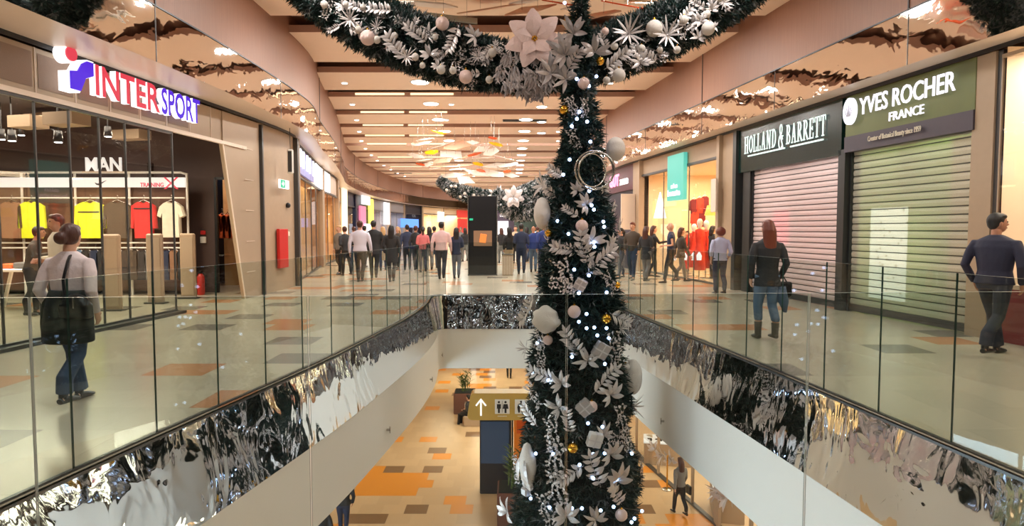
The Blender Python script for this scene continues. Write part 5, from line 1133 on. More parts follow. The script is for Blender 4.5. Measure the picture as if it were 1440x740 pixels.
# ============================================================ people
SKIN = [mat('skin_light', lin(214, 164, 136), .5, var=.05), mat('skin_tan', lin(180, 126, 98), .5, var=.05)]
HAIR = {'black': mat('hair_black', (.012, .009, .008), .5, bump=.3, bscale=60, stretch=(1, 1, .1)), 'brown': mat('hair_brown', lin(74, 40, 30), .45, bump=.3, bscale=60, stretch=(1, 1, .1)), 'red': mat('hair_auburn', lin(110, 52, 34), .45, bump=.3, bscale=60, stretch=(1, 1, .1)), 'grey': mat('hair_grey', lin(120, 108, 100), .5), 'blond': mat('hair_blond', lin(190, 150, 100), .5)}
SHOE = mat('dark_shoes', (.02, .018, .018), .35); BOOT = mat('grey_boots', lin(110, 104, 96), .5)
def person(label, pos, H, heading, top, bottom, hair='black', hairstyle='short', skin=0, stride=.12, arms='swing', sleeves='long', long_top=0.0, female=False, near=False, shoes=None, group=None, extra=None, skirt=None, turn=0.0, lean=0.0, sit=False, build=1.0, wide=False):
    t = empty('person', pos, heading, label, 'person', group); S = H
    vx = (.0075 if near else .019) ; tx = .010 if near else .021
    w = build * (.92 if female else 1.0)
    V = lambda x, y, z: Vector((x * S, y * S, z * S)); r = lambda a: a * S
    sk = SKIN[skin]; lz = lambda z: lean * max(0, z - .52)
    # joints: forward = +Y
    hipz = .525; sd = stride
    legs = []
    for s, ph in ((-1, 1), (1, -1)):
        fy = ph * sd
        if sit: J = [V(s * .05, 0, .50), V(s * .06, .24, .50), V(s * .06, .26, .26), V(s * .06, .26, .045)]
        else:
            back = fy < 0
            kz, ky = (.285, fy * .42 + (.028 if not back else .035)); az = .045 + (.035 * min(1, abs(fy) / .12) if back else 0)
            J = [V(s * .048 * w, 0, hipz), V(s * .052, ky, kz), V(s * .048, fy * .8 + (-.02 if back else 0), .17), V(s * .046, fy, az)]
        legs.append(J)
    zoff = -.24 * S if sit else 0
    arm = []
    for s in (-1, 1):
        sh = V(s * .112 * w, lz(.8), .80)
        if arms == 'swing': el = V(s * .142 * w, lz(.6) + s * sd * .35 - .01, .625); wr = V(s * .145 * w, s * sd * .75 + .03, .485)
        elif arms == 'front': el = V(s * .140 * w, -.02, .63); wr = V(s * .07, .12, .62)
        elif arms == 'pocket': el = V(s * .146 * w, -.03, .635); wr = V(s * .122 * w, .035, .515)
        elif arms == 'reach': el = V(s * .135 * w, .08 if s > 0 else .0, .67 if s > 0 else .63); wr = V(s * .12, .24, .70) if s > 0 else V(s * .13, .04, .5)
        elif arms == 'back': el = V(s * .15 * w, -.03, .63); wr = V(s * .06, -.09, .55)
        arm.append([sh, el, wr])
    def limb(m, J, R_, n=12): m.tube(J, [r(a) for a in R_], n)
    def hand(m, wr, el, s):
        d = (wr - el).normalized(); d = (d + Vector((0, .15, -.35))).normalized(); p = wr; 
        m.tube([p - d * r(.01), p + d * r(.022), p + d * r(.05)], [(r(.013), r(.012)), (r(.020), r(.011)), (r(.020), r(.010))], 10, flat=(0, 1, 0))
        sx = Vector((0, 1, 0)); sx = (sx - d * sx.dot(d)).normalized(); inn = Vector((-s, 0, 0))
        for k, fl in enumerate((.040, .046, .043, .034)):
            b = p + d * r(.046) + sx * r((1.5 - k) * .0105); m.tube([b, b + d * r(fl * .5) + inn * r(.002), b + d * r(fl * .85) + inn * r(.012), b + d * r(fl) + inn * r(.02)], [r(.0052), r(.005), r(.0045), r(.0038)], 7)
        b = p + d * r(.012) + sx * r(.018); m.tube([b, b + d * r(.018) + sx * r(.014) + inn * r(.006), b + d * r(.036) + sx * r(.016) + inn * r(.014)], [r(.007), r(.006), r(.0045)], 7)
    b = MB(); hy = lz(.93)
    b.rings([tuple(c * S for c in q) for q in ((0, lz(.5), .50, .075 * w, .055), (0, lz(.6), .62, .066 * w, .048), (0, lz(.7), .72, .082 * w, .052), (0, lz(.78), .775, .088 * w, .046), (0, lz(.81), .825, .06 * w, .036), (0, lz(.84), .85, .031, .033), (0, lz(.87) + .004, .885, .03, .034))], 18)
    # head: skull plus jaw, nose, ears
    hb = V(0, hy + .012, .935); hs0 = len(b.v); cT, sT = math.cos(turn), math.sin(turn)
    def hturn(mm, i0=0):
        if turn: mm.v[i0:] = [((x) * cT - (y - hb.y) * sT, x * sT + (y - hb.y) * cT + hb.y, z) for x, y, z in mm.v[i0:]]
    b.ball(hb, r(1), 18, 14, sc=(.045, .057, .062)); b.ball(hb + V(0, .018, -.03), r(1), 12, 10, sc=(.034, .038, .038)); b.tube([hb + V(0, .052, .004), hb + V(0, .068, -.014), hb + V(0, .054, -.02)], [r(.006), r(.008), r(.006)], 8)
    for s in (-1, 1): b.ball(hb + V(s * .046, -.002, -.006), r(1), 8, 6, sc=(.006, .012, .017))
    hturn(b, hs0)
    for s, (sh, el, wr) in zip((-1, 1), arm):
        limb(b, [sh + V(-s * .04, 0, -.02), sh + V(-s * .010, 0, -.022), (sh + el) / 2, el, (el + wr) / 2, wr], (.018, .022, .021, .019, .018, .0125)); hand(b, wr, el, s)
    for J in legs: limb(b, [J[0], (J[0] + J[1]) / 2, J[1], J[2], J[3] - V(0, 0, .0)], (.046, .040, .030, .029, .019))
    for J in legs: f = J[3]; b.tube([f + V(0, -.03, -.02), f + V(0, .03, -.025), f + V(0, .08, -.032)], [r(.02), r(.02), r(.012)], 8)
    body = remesh(b, 'body', sk, r(vx / 1.75 * .95) if near else vx, 2, t)
    if near or True:
        e = MB()
        for s in (-1, 1): e.ball(hb + V(s * .018, .051, .006), r(.0062), 8, 6)
        hturn(e); e.build('eyes', M['black'], t); e = MB(); e.tube([hb + V(-.014, .053, -.036), hb + V(0, .0565, -.037), hb + V(.014, .053, -.036)], r(.0035), 6); hturn(e); e.build('mouth', FB['dkred'], t)
    # trousers
    if bottom is not None:
        m = MB(); lower = .06 if not shoes == BOOT else .16
        m.rings([tuple(c * S for c in q) for q in ((0, 0, .47, .088 * w, .062), (0, -.004, .52, .097 * w, .068), (0, lz(.57), .57, .088 * w, .062), (0, lz(.62), .615, .078 * w, .056))], 20)
        for J in legs:
            end = J[3].copy(); k = .0 if lower < .1 else .0
            limb(m, [J[0] + V(0, 0, .02), (J[0] + J[1]) / 2, J[1], J[2], end + V(0, 0, .01) if lower < .1 else J[2].lerp(end, .1)], (.058, .050, .0385, .036 if not wide else .042, .031 if not wide else .042))
        remesh(m, 'trousers', bottom, tx, 3, t)
    if skirt:
        m = MB(); m.rings([tuple(c * S for c in q) for q in ((0, 0, skirt, .115 * w, .10), (0, 0, .5, .105 * w, .078), (0, lz(.6), .62, .08 * w, .06))], 20); m.build('skirt', bottom or FB['black'], t)
    # top
    m = MB(); z0 = .50 - long_top
    rg = []
    if long_top > .02: rg.append((0, -.005, z0, .112 * w, .088))
    rg += [(0, -.003, .505, .105 * w, .075), (0, lz(.6), .60, .088 * w, .064), (0, lz(.69), .69, .100 * w, .068), (0, lz(.77), .765, .118 * w, .066), (0, lz(.81), .812, .100 * w, .054), (0, lz(.835), .836, .062 * w, .042), (0, lz(.85), .852, .040, .038)]
    m.rings([tuple(c * S for c in q) for q in rg], 22)
    for s, (sh, el, wr) in zip((-1, 1), arm):
        J = [sh + V(-s * .05, 0, -.006), sh + V(-s * .008, 0, -.012), (sh * .62 + el * .38), el, (el + wr) / 2, wr + (wr - el).normalized() * r(.0)]
        if sleeves == 'short': limb(m, J[:3], (.026, .036, .036))
        elif sleeves == 'three': limb(m, J[:5], (.026, .036, .034, .031, .028))
        else: limb(m, J, (.026, .035, .034, .030, .027, .022))
    remesh(m, 'coat' if long_top > .02 else 'top', top, tx, 3, t)
    # shoes
    for J in legs:
        f = J[3]; m = MB(); zt = f.z
        m.tube([f + V(0, -.036, -.028), f + V(0, -.01, -.022), f + V(0, .03, -.026), f + V(0, .075, -.032), f + V(0, .098, -.036)], [(r(.018), r(.016)), (r(.023), r(.024)), (r(.024), r(.019)), (r(.025), r(.013)), (r(.014), r(.008))], 12, flat=(1, 0, 0))
        if shoes == BOOT: m.tube([f + V(0, -.008, -.02), f + V(0, -.006, .04), J[2].lerp(f, .2)], [r(.027), r(.029), r(.034)], 12)
        else: m.tube([f + V(0, -.012, -.02), f + V(0, -.008, .012)], [r(.022), r(.024)], 10)
        m.build('shoe', shoes or SHOE, t)
    # hair
    if hairstyle != 'bald':
        m = MB(); hm = HAIR[hair]
        m.ball(hb + V(0, -.012, .014), r(1), 20, 14, sc=(.051, .056, .060))
        if hairstyle == 'short': m.ball(hb + V(0, -.024, -.006), r(1), 14, 10, sc=(.046, .040, .045)); m.ball(hb + V(0, .012, .042), r(1), 12, 8, sc=(.043, .044, .026))
        if hairstyle in ('long', 'mid', 'bob'):
            zb = {'long': .74, 'mid': .80, 'bob': .855}[hairstyle]
            m.rings([tuple(c * S for c in q) for q in ((0, hy - .045, zb, .035, .012), (0, hy - .045, zb + .035, .055, .024), (0, hy - .034, .87, .058, .036), (0, hy - .022, .92, .057, .048), (0, hy - .01, .965, .046, .045))], 18)
            m.ball(hb + V(0, .012, .046), r(1), 12, 8, sc=(.045, .04, .022))
        if hairstyle == 'bun': m.ball(hb + V(-.022, -.062, -.01), r(1), 14, 10, sc=(.036, .032, .036)); m.ball(hb + V(0, -.02, -.012), r(1), 14, 10, sc=(.047, .042, .04)); m.ball(hb + V(0, .012, .042), r(1), 12, 8, sc=(.043, .044, .026))
        if hairstyle == 'afro': m.ball(hb + V(0, -.018, .0), r(1), 20, 14, sc=(.073, .066, .068))
        if hairstyle == 'tail': m.tube([hb + V(0, -.05, .02), hb + V(0, -.085, -.01), hb + V(0, -.075, -.07), hb + V(0, -.06, -.13)], [r(.018), r(.024), r(.022), r(.01)], 10); m.ball(hb + V(0, -.02, -.01), r(1), 14, 10, sc=(.047, .042, .04))
        if hairstyle in ('long', 'mid', 'bob', 'afro', 'tail', 'bun'):
            # keep the face clear
            pass
        m.v = [(x, min(y, (hy + .048) * S) if z < (.955) * S else y, z) for x, y, z in m.v]
        hturn(m); remesh(m, 'hair', hm, r(.006) if near else .014, 2, t)
    if extra: extra(t, V, r, arm, legs)
    if sit: t.location.z += zoff
    return t
def P0(px, py): return onZ(px, py)
# -- near woman on the left
def ex_woman(t, V, r, arm, legs):
    m = MB(); m.rings([tuple(c * 1.66 for c in q) for q in ((-.006, -.01, .34, .135, .10), (-.004, -.01, .44, .132, .098), (0, -.006, .52, .125, .090), (0, 0, .60, .112, .08), (0, 0, .625, .100, .072))], 24)
    m.tube([V(-.13, .0, .60), V(-.16, .02, .46), V(-.165, .03, .34)], [(r(.02), r(.03)), (r(.024), r(.04)), (r(.02), r(.035))], 12)
    remesh(m, 'tied_jacket', FB['dkgreen'], .014, 3, t)
    m = MB(); m.ball(V(.10, -.075, .56), r(1), 20, 14, sc=(.085, .042, .066)); m.box(V(.10, -.075, .535), (r(.17), r(.07), r(.09)), bev=.02); remesh(m, 'shoulder_bag', mat('bag_black', (.015, .015, .016), .35), .012, 3, t)
    m = MB(); m.tube([V(.06, -.10, .58), V(.04, -.085, .70), V(.045, -.055, .80), V(.03, -.01, .845), V(.0, .03, .83)], [(r(.010), r(.003))] * 5, 8, flat=(1, 0, 0)); m.build('bag_strap', M['black'], t)
    m = MB(); m.box(V(.125, -.121, .58), (.02, .012, .10), bev=.004); m.build('bag_zip', M['steel'], t)
person('woman with brown bun, pale sweater, jacket tied round her waist and black bag', P0(103, 568), 1.62, -.1, mat('pale_sweater', lin(214, 200, 200), .8, var=.08, bump=.3, bscale=30), FB['bluegrey'] if False else mat('blue_jeans', lin(62, 82, 112), .75, var=.15), 'brown', 'bun', 0, .11, 'pocket', female=True, near=True, extra=ex_woman, build=1.16, lean=.04, wide=True, turn=.25)
# -- man on the right
person('man in dark navy jacket and trousers standing beside the beige shop window', P0(1394, 500), 1.77, -1.15, mat('navy_jacket', lin(34, 36, 58), .7, var=.15, bump=.25, bscale=12), mat('dark_trousers', lin(38, 42, 60), .75), 'black', 'short', 1, .15, 'pocket', near=True, build=1.25, turn=-.6, wide=True)
# -- long haired woman
def ex_lady(t, V, r, arm, legs):
    m = MB(); m.box(V(.13, .0, .42), (r(.16), .09, r(.13)), bev=.02); m.tube([V(.09, 0, .48), V(.12, 0, .56), V(.17, 0, .48)], r(.006), 8); m.build('handbag', M['black'], t)
    m = MB(); m.rings([tuple(c * 1.62 for c in q) for q in ((.16, -.02, .24, .015, .012), (.14, -.02, .34, .05, .03), (.11, -.02, .47, .05, .03))], 12); m.build('hanging_scarf', FB['bluegrey'], t)
person('woman with long auburn hair, black top and jeans carrying a bag near the pink shutter', P0(1077, 477), 1.70, .05, FB['black'], mat('light_jeans', lin(104, 124, 150), .75, var=.1), 'red', 'long', 0, .06, 'pocket', female=True, near=True, long_top=.05, extra=ex_lady, shoes=BOOT, build=1.1)
person('woman in pale blue blouse and dark trousers with short curly hair', P0(1012, 414), 1.62, .1, FB['paleblue'], FB['navy'], 'red', 'afro', 0, .05, 'pocket', female=True, near=True, sleeves='three', build=1.12)
# -- group in front of the red shop
person('man in navy t-shirt and dark trousers with shaved head facing left', P0(943, 398), 1.76, 1.35, FB['navy'], FB['black'], hairstyle='bald', skin=0, stride=.1, arms='front', sleeves='short')
person('woman in black dress and brown hair with her arm at her face', P0(908, 396), 1.66, -.7, FB['black'], FB['grey'], 'brown', 'long', 0, .05, 'front', female=True, long_top=.1)
person('woman in black reaching her arm toward the man in the t-shirt', P0(918, 390), 1.68, -1.5, FB['black'], FB['black'], 'brown', 'long', 0, .07, 'reach', female=True)
person('man with reddish beard and dark shirt behind the tree edge, jeans', P0(889, 394), 1.78, 2.6, FB['brown'], FB['jeans'], 'red', 'short', 0, .07, 'pocket')
person('dark haired woman in black beside the tree edge, in profile', P0(873, 392), 1.6, 1.9, FB['black'], FB['jeans'], 'black', 'tail', 0, .07, 'front', female=True)
person('woman in grey dress walking behind the man in the navy t-shirt', P0(957, 396), 1.62, -1.4, FB['brown'], FB['grey'], 'brown', 'mid', 0, .12, 'swing', female=True, long_top=.06)
person('child in dark red top at the bright shop entrance', P0(966, 382), 1.5, 2.4, FB['dkred'], FB['red'], 'black', 'short', 0, .03, 'front')
person('dark haired shopper just inside the bright shop', P0(1001, 392), 1.68, -1.2, FB['black'], FB['black'], 'black', 'mid', 0, .03, 'front', female=True)
# -- walkers on the left and centre
person('man in white shirt and dark trousers walking away, closest walker on the left', P0(507, 397), 1.82, .0, mat('white_shirt', lin(216, 212, 226), .7, var=.05, bump=.2, bscale=12), FB['black'], 'brown', 'short', 0, .06, 'swing', near=False, build=1.14)
def ex_bag(t, V, r, arm, legs): m = MB(); m.box(V(.17, 0, .40), (.1, .26, .30), bev=.02); m.tube([V(.17, -.05, .48), V(.16, 0, .52), V(.17, .05, .48)], .008, 6); m.build('shopping_bag', FB['beige'], t)
person('man in black coat walking just beyond the white shirt man, carrying a beige bag', P0(526, 392), 1.84, .1, FB['black'], FB['black'], 'black', 'short', 0, .08, 'swing', long_top=.08, extra=ex_bag, build=1.1)
person('woman in long black coat with dark hair walking away left of centre', P0(551, 397), 1.68, .0, FB['black'], FB['black'], 'black', 'long', 0, .08, 'pocket', female=True, long_top=.15, build=1.1)
person('woman in grey vest and dark trousers standing by the curtained shop window', P0(478, 386), 1.7, 2.7, FB['grey'], FB['black'], 'blond', 'short', 0, .06, 'pocket', female=True)
person('person in black bending beside the white shirt man', P0(488, 388), 1.66, .6, FB['black'], FB['black'], 'brown', 'short', 0, .1, 'front', lean=.25)
person('woman in pink top and jeans with dark ponytail walking ahead', P0(595, 383), 1.66, .2, FB['pink'], FB['jeans'], 'black', 'tail', 0, .07, 'front', female=True)
person('man in pale pink shirt and dark trousers walking away toward the totem', P0(621, 393), 1.80, .0, FB['palepink'], mat('charcoal_trousers', lin(44, 46, 58), .7), 'black', 'short', 0, .09, 'swing', build=1.1)
person('woman with long dark hair, navy top and grey jeans left of the totem', P0(642, 392), 1.62, .0, FB['navy'], mat('grey_jeans', lin(108, 112, 124), .7), 'black', 'long', 0, .05, 'front', female=True, long_top=.03)
cs = [('man in dark purple jacket in the crowd ahead of the black coat woman', 573, 380, 1.74, 'navy', 'black', 'black', 'short'), ('blond woman in dark top in the crowd behind the black coats', 539, 381, 1.66, 'black', 'jeans', 'blond', 'mid'), ('blond haired person behind the long haired woman in the crowd', 560, 379, 1.66, 'brown', 'black', 'blond', 'mid'),
      ('person in black between the purple jacket and the pink top', 585, 380, 1.7, 'black', 'black', 'brown', 'short'), ('person in dark coat directly behind the pink top woman', 604, 380, 1.66, 'black', 'grey', 'black', 'mid'), ('dark haired person behind the pale pink shirt man', 611, 378, 1.68, 'navy', 'jeans', 'black', 'short'),
      ('small distant figure in black beside the totem on its left', 654, 368, 1.62, 'black', 'grey', 'black', 'mid'), ('distant person in dark top far behind the navy top woman', 648, 364, 1.66, 'grey', 'black', 'brown', 'short'), ('distant walker in black near the navy shopfront', 513, 376, 1.7, 'black', 'black', 'black', 'short'), ('distant walker in white top near the shops on the left', 498, 374, 1.68, 'beige', 'jeans', 'brown', 'short'),
      ('dark haired woman in black top and pale trousers right of the totem', 716, 384, 1.64, 'black', 'beige', 'black', 'long'), ('man in dark jacket and jeans right of the litter bin', 733, 386, 1.76, 'navy', 'navy', 'black', 'short'), ('person in pale top far behind, between the totem and the dark jacket man', 725, 371, 1.72, 'beige', 'black', 'black', 'short'), ('person in royal blue jacket and pale jeans left of the tree', 750, 383, 1.68, 'dkblue', 'bluegrey', 'grey', 'bald'),
      ('distant person in black seen just right of the totem', 705, 370, 1.62, 'black', 'grey', 'brown', 'mid'), ('distant person in dark clothes beneath the green glass front', 741, 369, 1.66, 'black', 'jeans', 'black', 'mid'), ('distant walker in blue under the far garland', 756, 371, 1.7, 'navy', 'black', 'brown', 'short')]
for k, (lb, px, py, h_, tp, bt, hr, hs) in enumerate(cs): person(lb, P0(px, py), h_, R.uniform(-.4, .4) + (PI if k % 5 == 2 else 0), FB[tp], FB[bt], hr, hs, k % 2, .04 + .02 * (k % 4), ['swing', 'pocket', 'front'][k % 3], female=hs in ('mid', 'long'))
person('tall man in blue jacket with black hair at the left edge of the tree', P0(765, 389), 1.80, .5, FB['dkblue'], FB['navy'], 'black', 'short', 1, .08, 'pocket', build=1.08)
# -- shoppers inside the sports shop
p = onY(80, 300, 9.8); person('man in cream jacket inside the sports shop behind the glass', (p.x, 9.8, 0), 1.80, 2.6, FB['white'], FB['black'], 'brown', 'short', 1, .03, 'front')
p = onY(42, 360, 11.6); person('shopper in brown top bending over the clothes table in the sports shop', (p.x, 11.6, 0), 1.62, -1.2, FB['brown'], FB['black'], 'black', 'short', 1, .03, 'reach', lean=.2)
# -- people on the lower floor
def PL_(px, py): return onZ(px, py, ZL)
p = PL_(483, 755); person('man in black jacket on the lower floor at the white slab edge', (p.x, p.y, ZL), 1.72, .1, FB['black'], FB['navy'], 'black', 'short', 0, .05, 'pocket', build=1.15)
p = PL_(452, 805); person('person in black barely showing under the slab edge at the bottom left', (p.x, p.y, ZL), 1.70, .3, FB['black'], FB['black'], 'black', 'short', 0, .05, 'pocket')
p = PL_(956, 724); person('woman in grey top and black trousers walking on the lower floor past the shoe shop', (p.x, p.y, ZL), 1.66, .3, FB['grey'], FB['black'], 'brown', 'long', 0, .12, 'swing', female=True, extra=lambda t, V, r, arm, legs: (lambda m: (m.box(V(.17, 0, .42), (.08, .22, .26), bev=.02), m.build('handbag', M['black'], t)))(MB()))
p = PL_(716, 532); person('walker in dark trousers whose legs show below the far slab edge', (p.x, p.y, ZL), 1.74, 0, FB['black'], FB['black'], 'black', 'short', 0, .04, 'swing')
p = PL_(659, 599); person('person in black seated beside the sign board on the lower floor', (p.x, p.y + .1, ZL), 1.68, 1.1, FB['black'], FB['black'], 'black', 'short', 0, 0, 'front', sit=True)
m = MB(); m.box((0, 0, .21), (1.4, .5, .42), bev=.02); o = m.build('bench', M['taupe'], None, (p.x + .5, p.y + .12, ZL)); tag(o, 'pale block bench behind the sign board on the lower floor', 'bench')
# ============================================================ ceiling lamps
ring = MB(); ring.rings([(0, 0, -.02, .33, .33), (0, 0, .0, .34, .34)], 24); rme = ring.mesh('ring_mesh', M['white_paint']); ln = MB(); ln.rings([(0, 0, -.035, .27, .27), (0, 0, -.018, .28, .28)], 24); lme = ln.mesh('lens_mesh', M['lamp'])
def downlight(x, y, s, label, group):
    t = empty('ceiling_downlight', (x, y, ZC), 0, label, 'ceiling light', group); t.scale = (s, s, 1)
    for nm, me in (('trim_ring', rme), ('lens', lme)): o = bpy.data.objects.new(nm, me); COL.objects.link(o); o.parent = t
vis = [b for b in BOARDS if b[0] > 3 and b[0] < 60]
seen = [b for b in vis if b[0] > 19]
for i, (a, b) in enumerate(seen[:9]): downlight(-2.95 - .1 * i, (a + b) / 2, 1, 'large round ceiling lamp in the left row, %s from the near end' % nth(i), 'large round ceiling lamps')
for i, (a, b) in enumerate(seen[2:11]): downlight(.6, (a + b) / 2, 1, 'large round ceiling lamp in the middle row, %s from the near end' % nth(i), 'large round ceiling lamps')
for i, (a, b) in enumerate(seen[:4]): downlight(1.0 + .15 * i, (a + b) / 2 + .6, .7, 'round ceiling lamp just left of the tree, %s from the near end' % nth(i), 'round ceiling lamps by the tree')
for row, xs_ in (('leftmost', -.86), ('centre', -.18), ('rightmost', .72)):
    for i, (a, b) in enumerate(seen[:12]):
        y = a + (b - a) * .55; xl, xr = xat(FLc, y), xat(FRc, y); x = (xl + xr) / 2 + xs_ * (xr - xl) / 2
        downlight(x, y, .32, 'tiny round ceiling spot in the %s row, %s from the near end' % (row, nth(i)), 'tiny ceiling spots')
for i, (x, a) in enumerate(((-3.6, 0), (3.9, 0), (-3.4, 2), (3.6, 2), (-3.4, 3), (3.4, 3))):
    b_ = [b for b in BOARDS if b[0] > 2][a]; downlight(x, (b_[0] + b_[1]) / 2, 1.1, 'near ceiling lamp mirrored in the %s steel fascia, %s' % ('left' if x < 0 else 'right', nth(i // 2)), 'near ceiling lamps')
# dark slots
for k, (px, py, w_) in enumerate(((738, 166, 1.9), (545, 262, 1.2), (722, 249, 2.6), (562, 241, 1.5))):
    p = onZ(px, py, ZC); b_ = min(BOARDS, key=lambda b: abs((b[0] + b[1]) / 2 - p.y)); m = MB(); yy = (b_[0] + b_[1]) / 2 + .3
    m.box((0, 0, -.012), (w_, .5, .024)); [m.box((0, -.15 + .1 * j, -.028), (w_ - .06, .02, .012), mi=1) for j in range(4)]
    o = m.build('ceiling_vent', [M['black'], M['darksteel']], None, (p.x, yy, ZC)); tag(o, 'dark slotted vent in the boarded ceiling, %s from the near end' % nth([0, 3, 2, 1][k]), 'vent', 'dark ceiling vents')
# sprinkler and sensor dots left out; hanging paper-like mobiles
MOB = {'w': mat('mobile_white', lin(240, 232, 222), .5, var=.03), 'p': mat('mobile_peach', lin(228, 190, 160), .5), 'y': mat('mobile_yellow', lin(240, 180, 10), .5, emit=(1, .6, .02), es=.15), 'o': mat('mobile_orange', lin(226, 106, 48), .5), 'g': mat('mobile_grey', lin(178, 172, 156), .5)}
WN_ = {'w': 'white', 'p': 'peach', 'y': 'yellow', 'o': 'orange', 'g': 'grey'}
def mobile(px, py, spx, c, Y=None, near=False):
    Y = Y or min(52, 3.85 * F / (322 - py)); p = onY(px, py, Y); s = spx * 1.2 / F * Y / 2; n = R.choice([4, 4, 5, 6]) if c in 'wpg' else 6
    a0 = R.uniform(0, 6); poly = [(s * R.uniform(.8, 1.15) * math.cos(a0 + 2 * PI * i / n), s * R.uniform(.75, 1.1) * .8 * math.sin(a0 + 2 * PI * i / n)) for i in range(n)]
    t = empty('ceiling_decoration', p); m = MB(); vs = [(x, y, .012) for x, y in poly] + [(x, y, -.012) for x, y in poly]
    m.add(vs, [tuple(range(n)), tuple(range(2 * n - 1, n - 1, -1))] + [(i, (i + 1) % n, n + (i + 1) % n, n + i) for i in range(n)])
    o = m.build('panel', MOB[c], t); o.rotation_euler = (R.uniform(.12, .6), R.uniform(-.3, .3), 0)
    w = MB(); top = ZC + .45 - p.z
    for q in (-1, 1): w.tube([(q * s * .3, 0, 0), (q * s * .3, 0, top)], .004 if near else .006, 4)
    w.build('wire', M['steel'], t); MREG.append((t, c, px, near)); return t
MREG = []
for a in [(634, 217, 34, 'w'), (629, 234, 38, 'p'), (655, 221, 36, 'p'), (646, 204, 40, 'p'), (669, 243, 30, 'w'), (653, 252, 26, 'w'), (681, 222, 30, 'w'), (703, 233, 40, 'w'), (694, 244, 34, 'w'), (690, 214, 24, 'w'), (709, 222, 28, 'w'), (619, 205, 26, 'w'), (585, 219, 26, 'w'), (597, 225, 24, 'w'), (591, 231, 12, 'o'), (603, 231, 16, 'w'), (611, 237, 16, 'w'), (617, 186, 20, 'y'), (607, 214, 18, 'y'), (698, 203, 20, 'y'), (693, 194, 12, 'o'), (673, 231, 14, 'y'), (622, 226, 28, 'p'), (667, 217, 20, 'o'), (633, 247, 34, 'w'), (665, 200, 18, 'w'), (677, 210, 24, 'w'), (713, 241, 12, 'o'), (592, 202, 24, 'w'), (598, 196, 20, 'w'), (643, 238, 22, 'w'), (676, 240, 12, 'o'), (660, 232, 26, 'p'), (715, 232, 26, 'w'), (720, 247, 22, 'w'), (647, 258, 16, 'w')]: mobile(*a)
for a in [(600, 6, 70, 'w'), (640, 26, 90, 'g'), (690, 12, 80, 'p'), (745, 14, 60, 'p'), (786, 4, 50, 'o'), (872, 6, 56, 'o'), (838, 22, 60, 'p'), (560, 10, 60, 'g'), (905, 4, 60, 'w'), (812, 10, 40, 'w'), (740, 2, 36, 'w')]: mobile(*a, Y=12.9 + R.uniform(-.4, .6), near=True)
for nr in (False, True):
    for c in 'wpyog':
        l_ = sorted([m for m in MREG if m[1] == c and m[3] == nr], key=lambda m: m[2])
        for i, m_ in enumerate(l_): tag(m_[0], '%s hanging panel %s%s' % (WN_[c], 'above the big garland' if nr else 'in the distant ceiling mobile', ', %s from the left' % nth(i) if len(l_) > 1 else ''), 'ceiling decoration', 'near hanging panels' if nr else 'distant hanging panels')
for k_, m_ in MOB.items():
    nt = m_.node_tree; p_ = nt.nodes['Principled BSDF']; tr = N(nt, 'ShaderNodeBsdfTranslucent'); mx = N(nt, 'ShaderNodeMixShader'); mx.inputs[0].default_value = .45
    src = p_.inputs['Base Color'].links[0].from_socket; nt.links.new(src, tr.inputs[0]); nt.links.new(p_.outputs[0], mx.inputs[1]); nt.links.new(tr.outputs[0], mx.inputs[2]); nt.links.new(mx.outputs[0], nt.nodes['Material Output'].inputs[0])
# ============================================================ lower floor
def LF(px, py): p = onZ(px, py, ZL); return p
p = LF(697, 696); t = empty('directory_column', (p.x, p.y + .3, ZL), 0, 'dark blue grey directory column under the olive sign board on the lower floor', 'column')
m = MB(); m.box((0, 0, 1.2), (.98, .5, 2.4), bev=.02); m.build('cabinet', mat('directory_grey', lin(44, 46, 52), .3), t)
m = MB(); m.box((-.02, -.26, 1.62), (.86, .02, 1.3)); m.build('screen', m_emit('directory_screen', lin(60, 78, 104), .45), t); m = MB(); m.box((.52, 0, 1.2), (.05, .3, 2.4)); m.build('side_light', M['black'], t)
OL = mat('sign_olive', lin(196, 160, 78), .45, var=.04); zt = 2.42
t = empty('direction_sign', (p.x + .15, p.y + .0, ZL + zt), 0, 'olive sign board with white arrow, restroom and baby changing symbols on the lower floor', 'sign')
m = MB(); w_, h_ = 1.98, .82; rr = .14; pl = []
for cx, cy, a0 in ((w_ / 2 - rr, h_ - rr, 0), (-w_ / 2 + rr + .08, h_ - rr, 90), (-w_ / 2 + rr, rr, 180), (w_ / 2 - rr, rr, 270)): pl += [(cx + rr * math.cos(math.radians(a0 + 30 * k)), cy + rr * math.sin(math.radians(a0 + 30 * k))) for k in range(4)]
m.prism(pl, -.30, .25); m.build('board', OL, t)
SW = FB['white']; yf = -.31
def pl2(poly, mm, nm): a = MB(); a.prism(poly, yf - .012, yf); return a.build(nm, mm, t)
x0 = -.58; a = MB(); a.prism([(x0 - .025, .14), (x0 + .025, .14), (x0 + .025, .6), (x0 - .025, .6)], yf - .012, yf); a.prism([(x0 - .17, .46), (x0 - .13, .43), (x0, .6), (x0, .67)], yf - .012, yf); a.prism([(x0 + .17, .46), (x0 + .13, .43), (x0, .6), (x0, .67)], yf - .012, yf); a.build('arrow_symbol', M['neonwhite'], t)
for cx in (.06, .66): pl2([(cx - .22, .2), (cx + .22, .2), (cx + .22, .64), (cx - .22, .64)], M['white_paint'], 'symbol_plate')
yf = -.323; a = MB()
for cx, sk_ in ((-.04, 0), (.16, 1)):
    a.prism(circ(cx, .56, .035, 12), yf - .01, yf)
    a.prism([(cx - .06, .5), (cx + .06, .5), (cx + (.09 if sk_ else .06), .36), (cx + .03, .36), (cx + .03, .23), (cx - .03, .23), (cx - .03, .36), (cx - (.09 if sk_ else .06), .36)], yf - .01, yf)
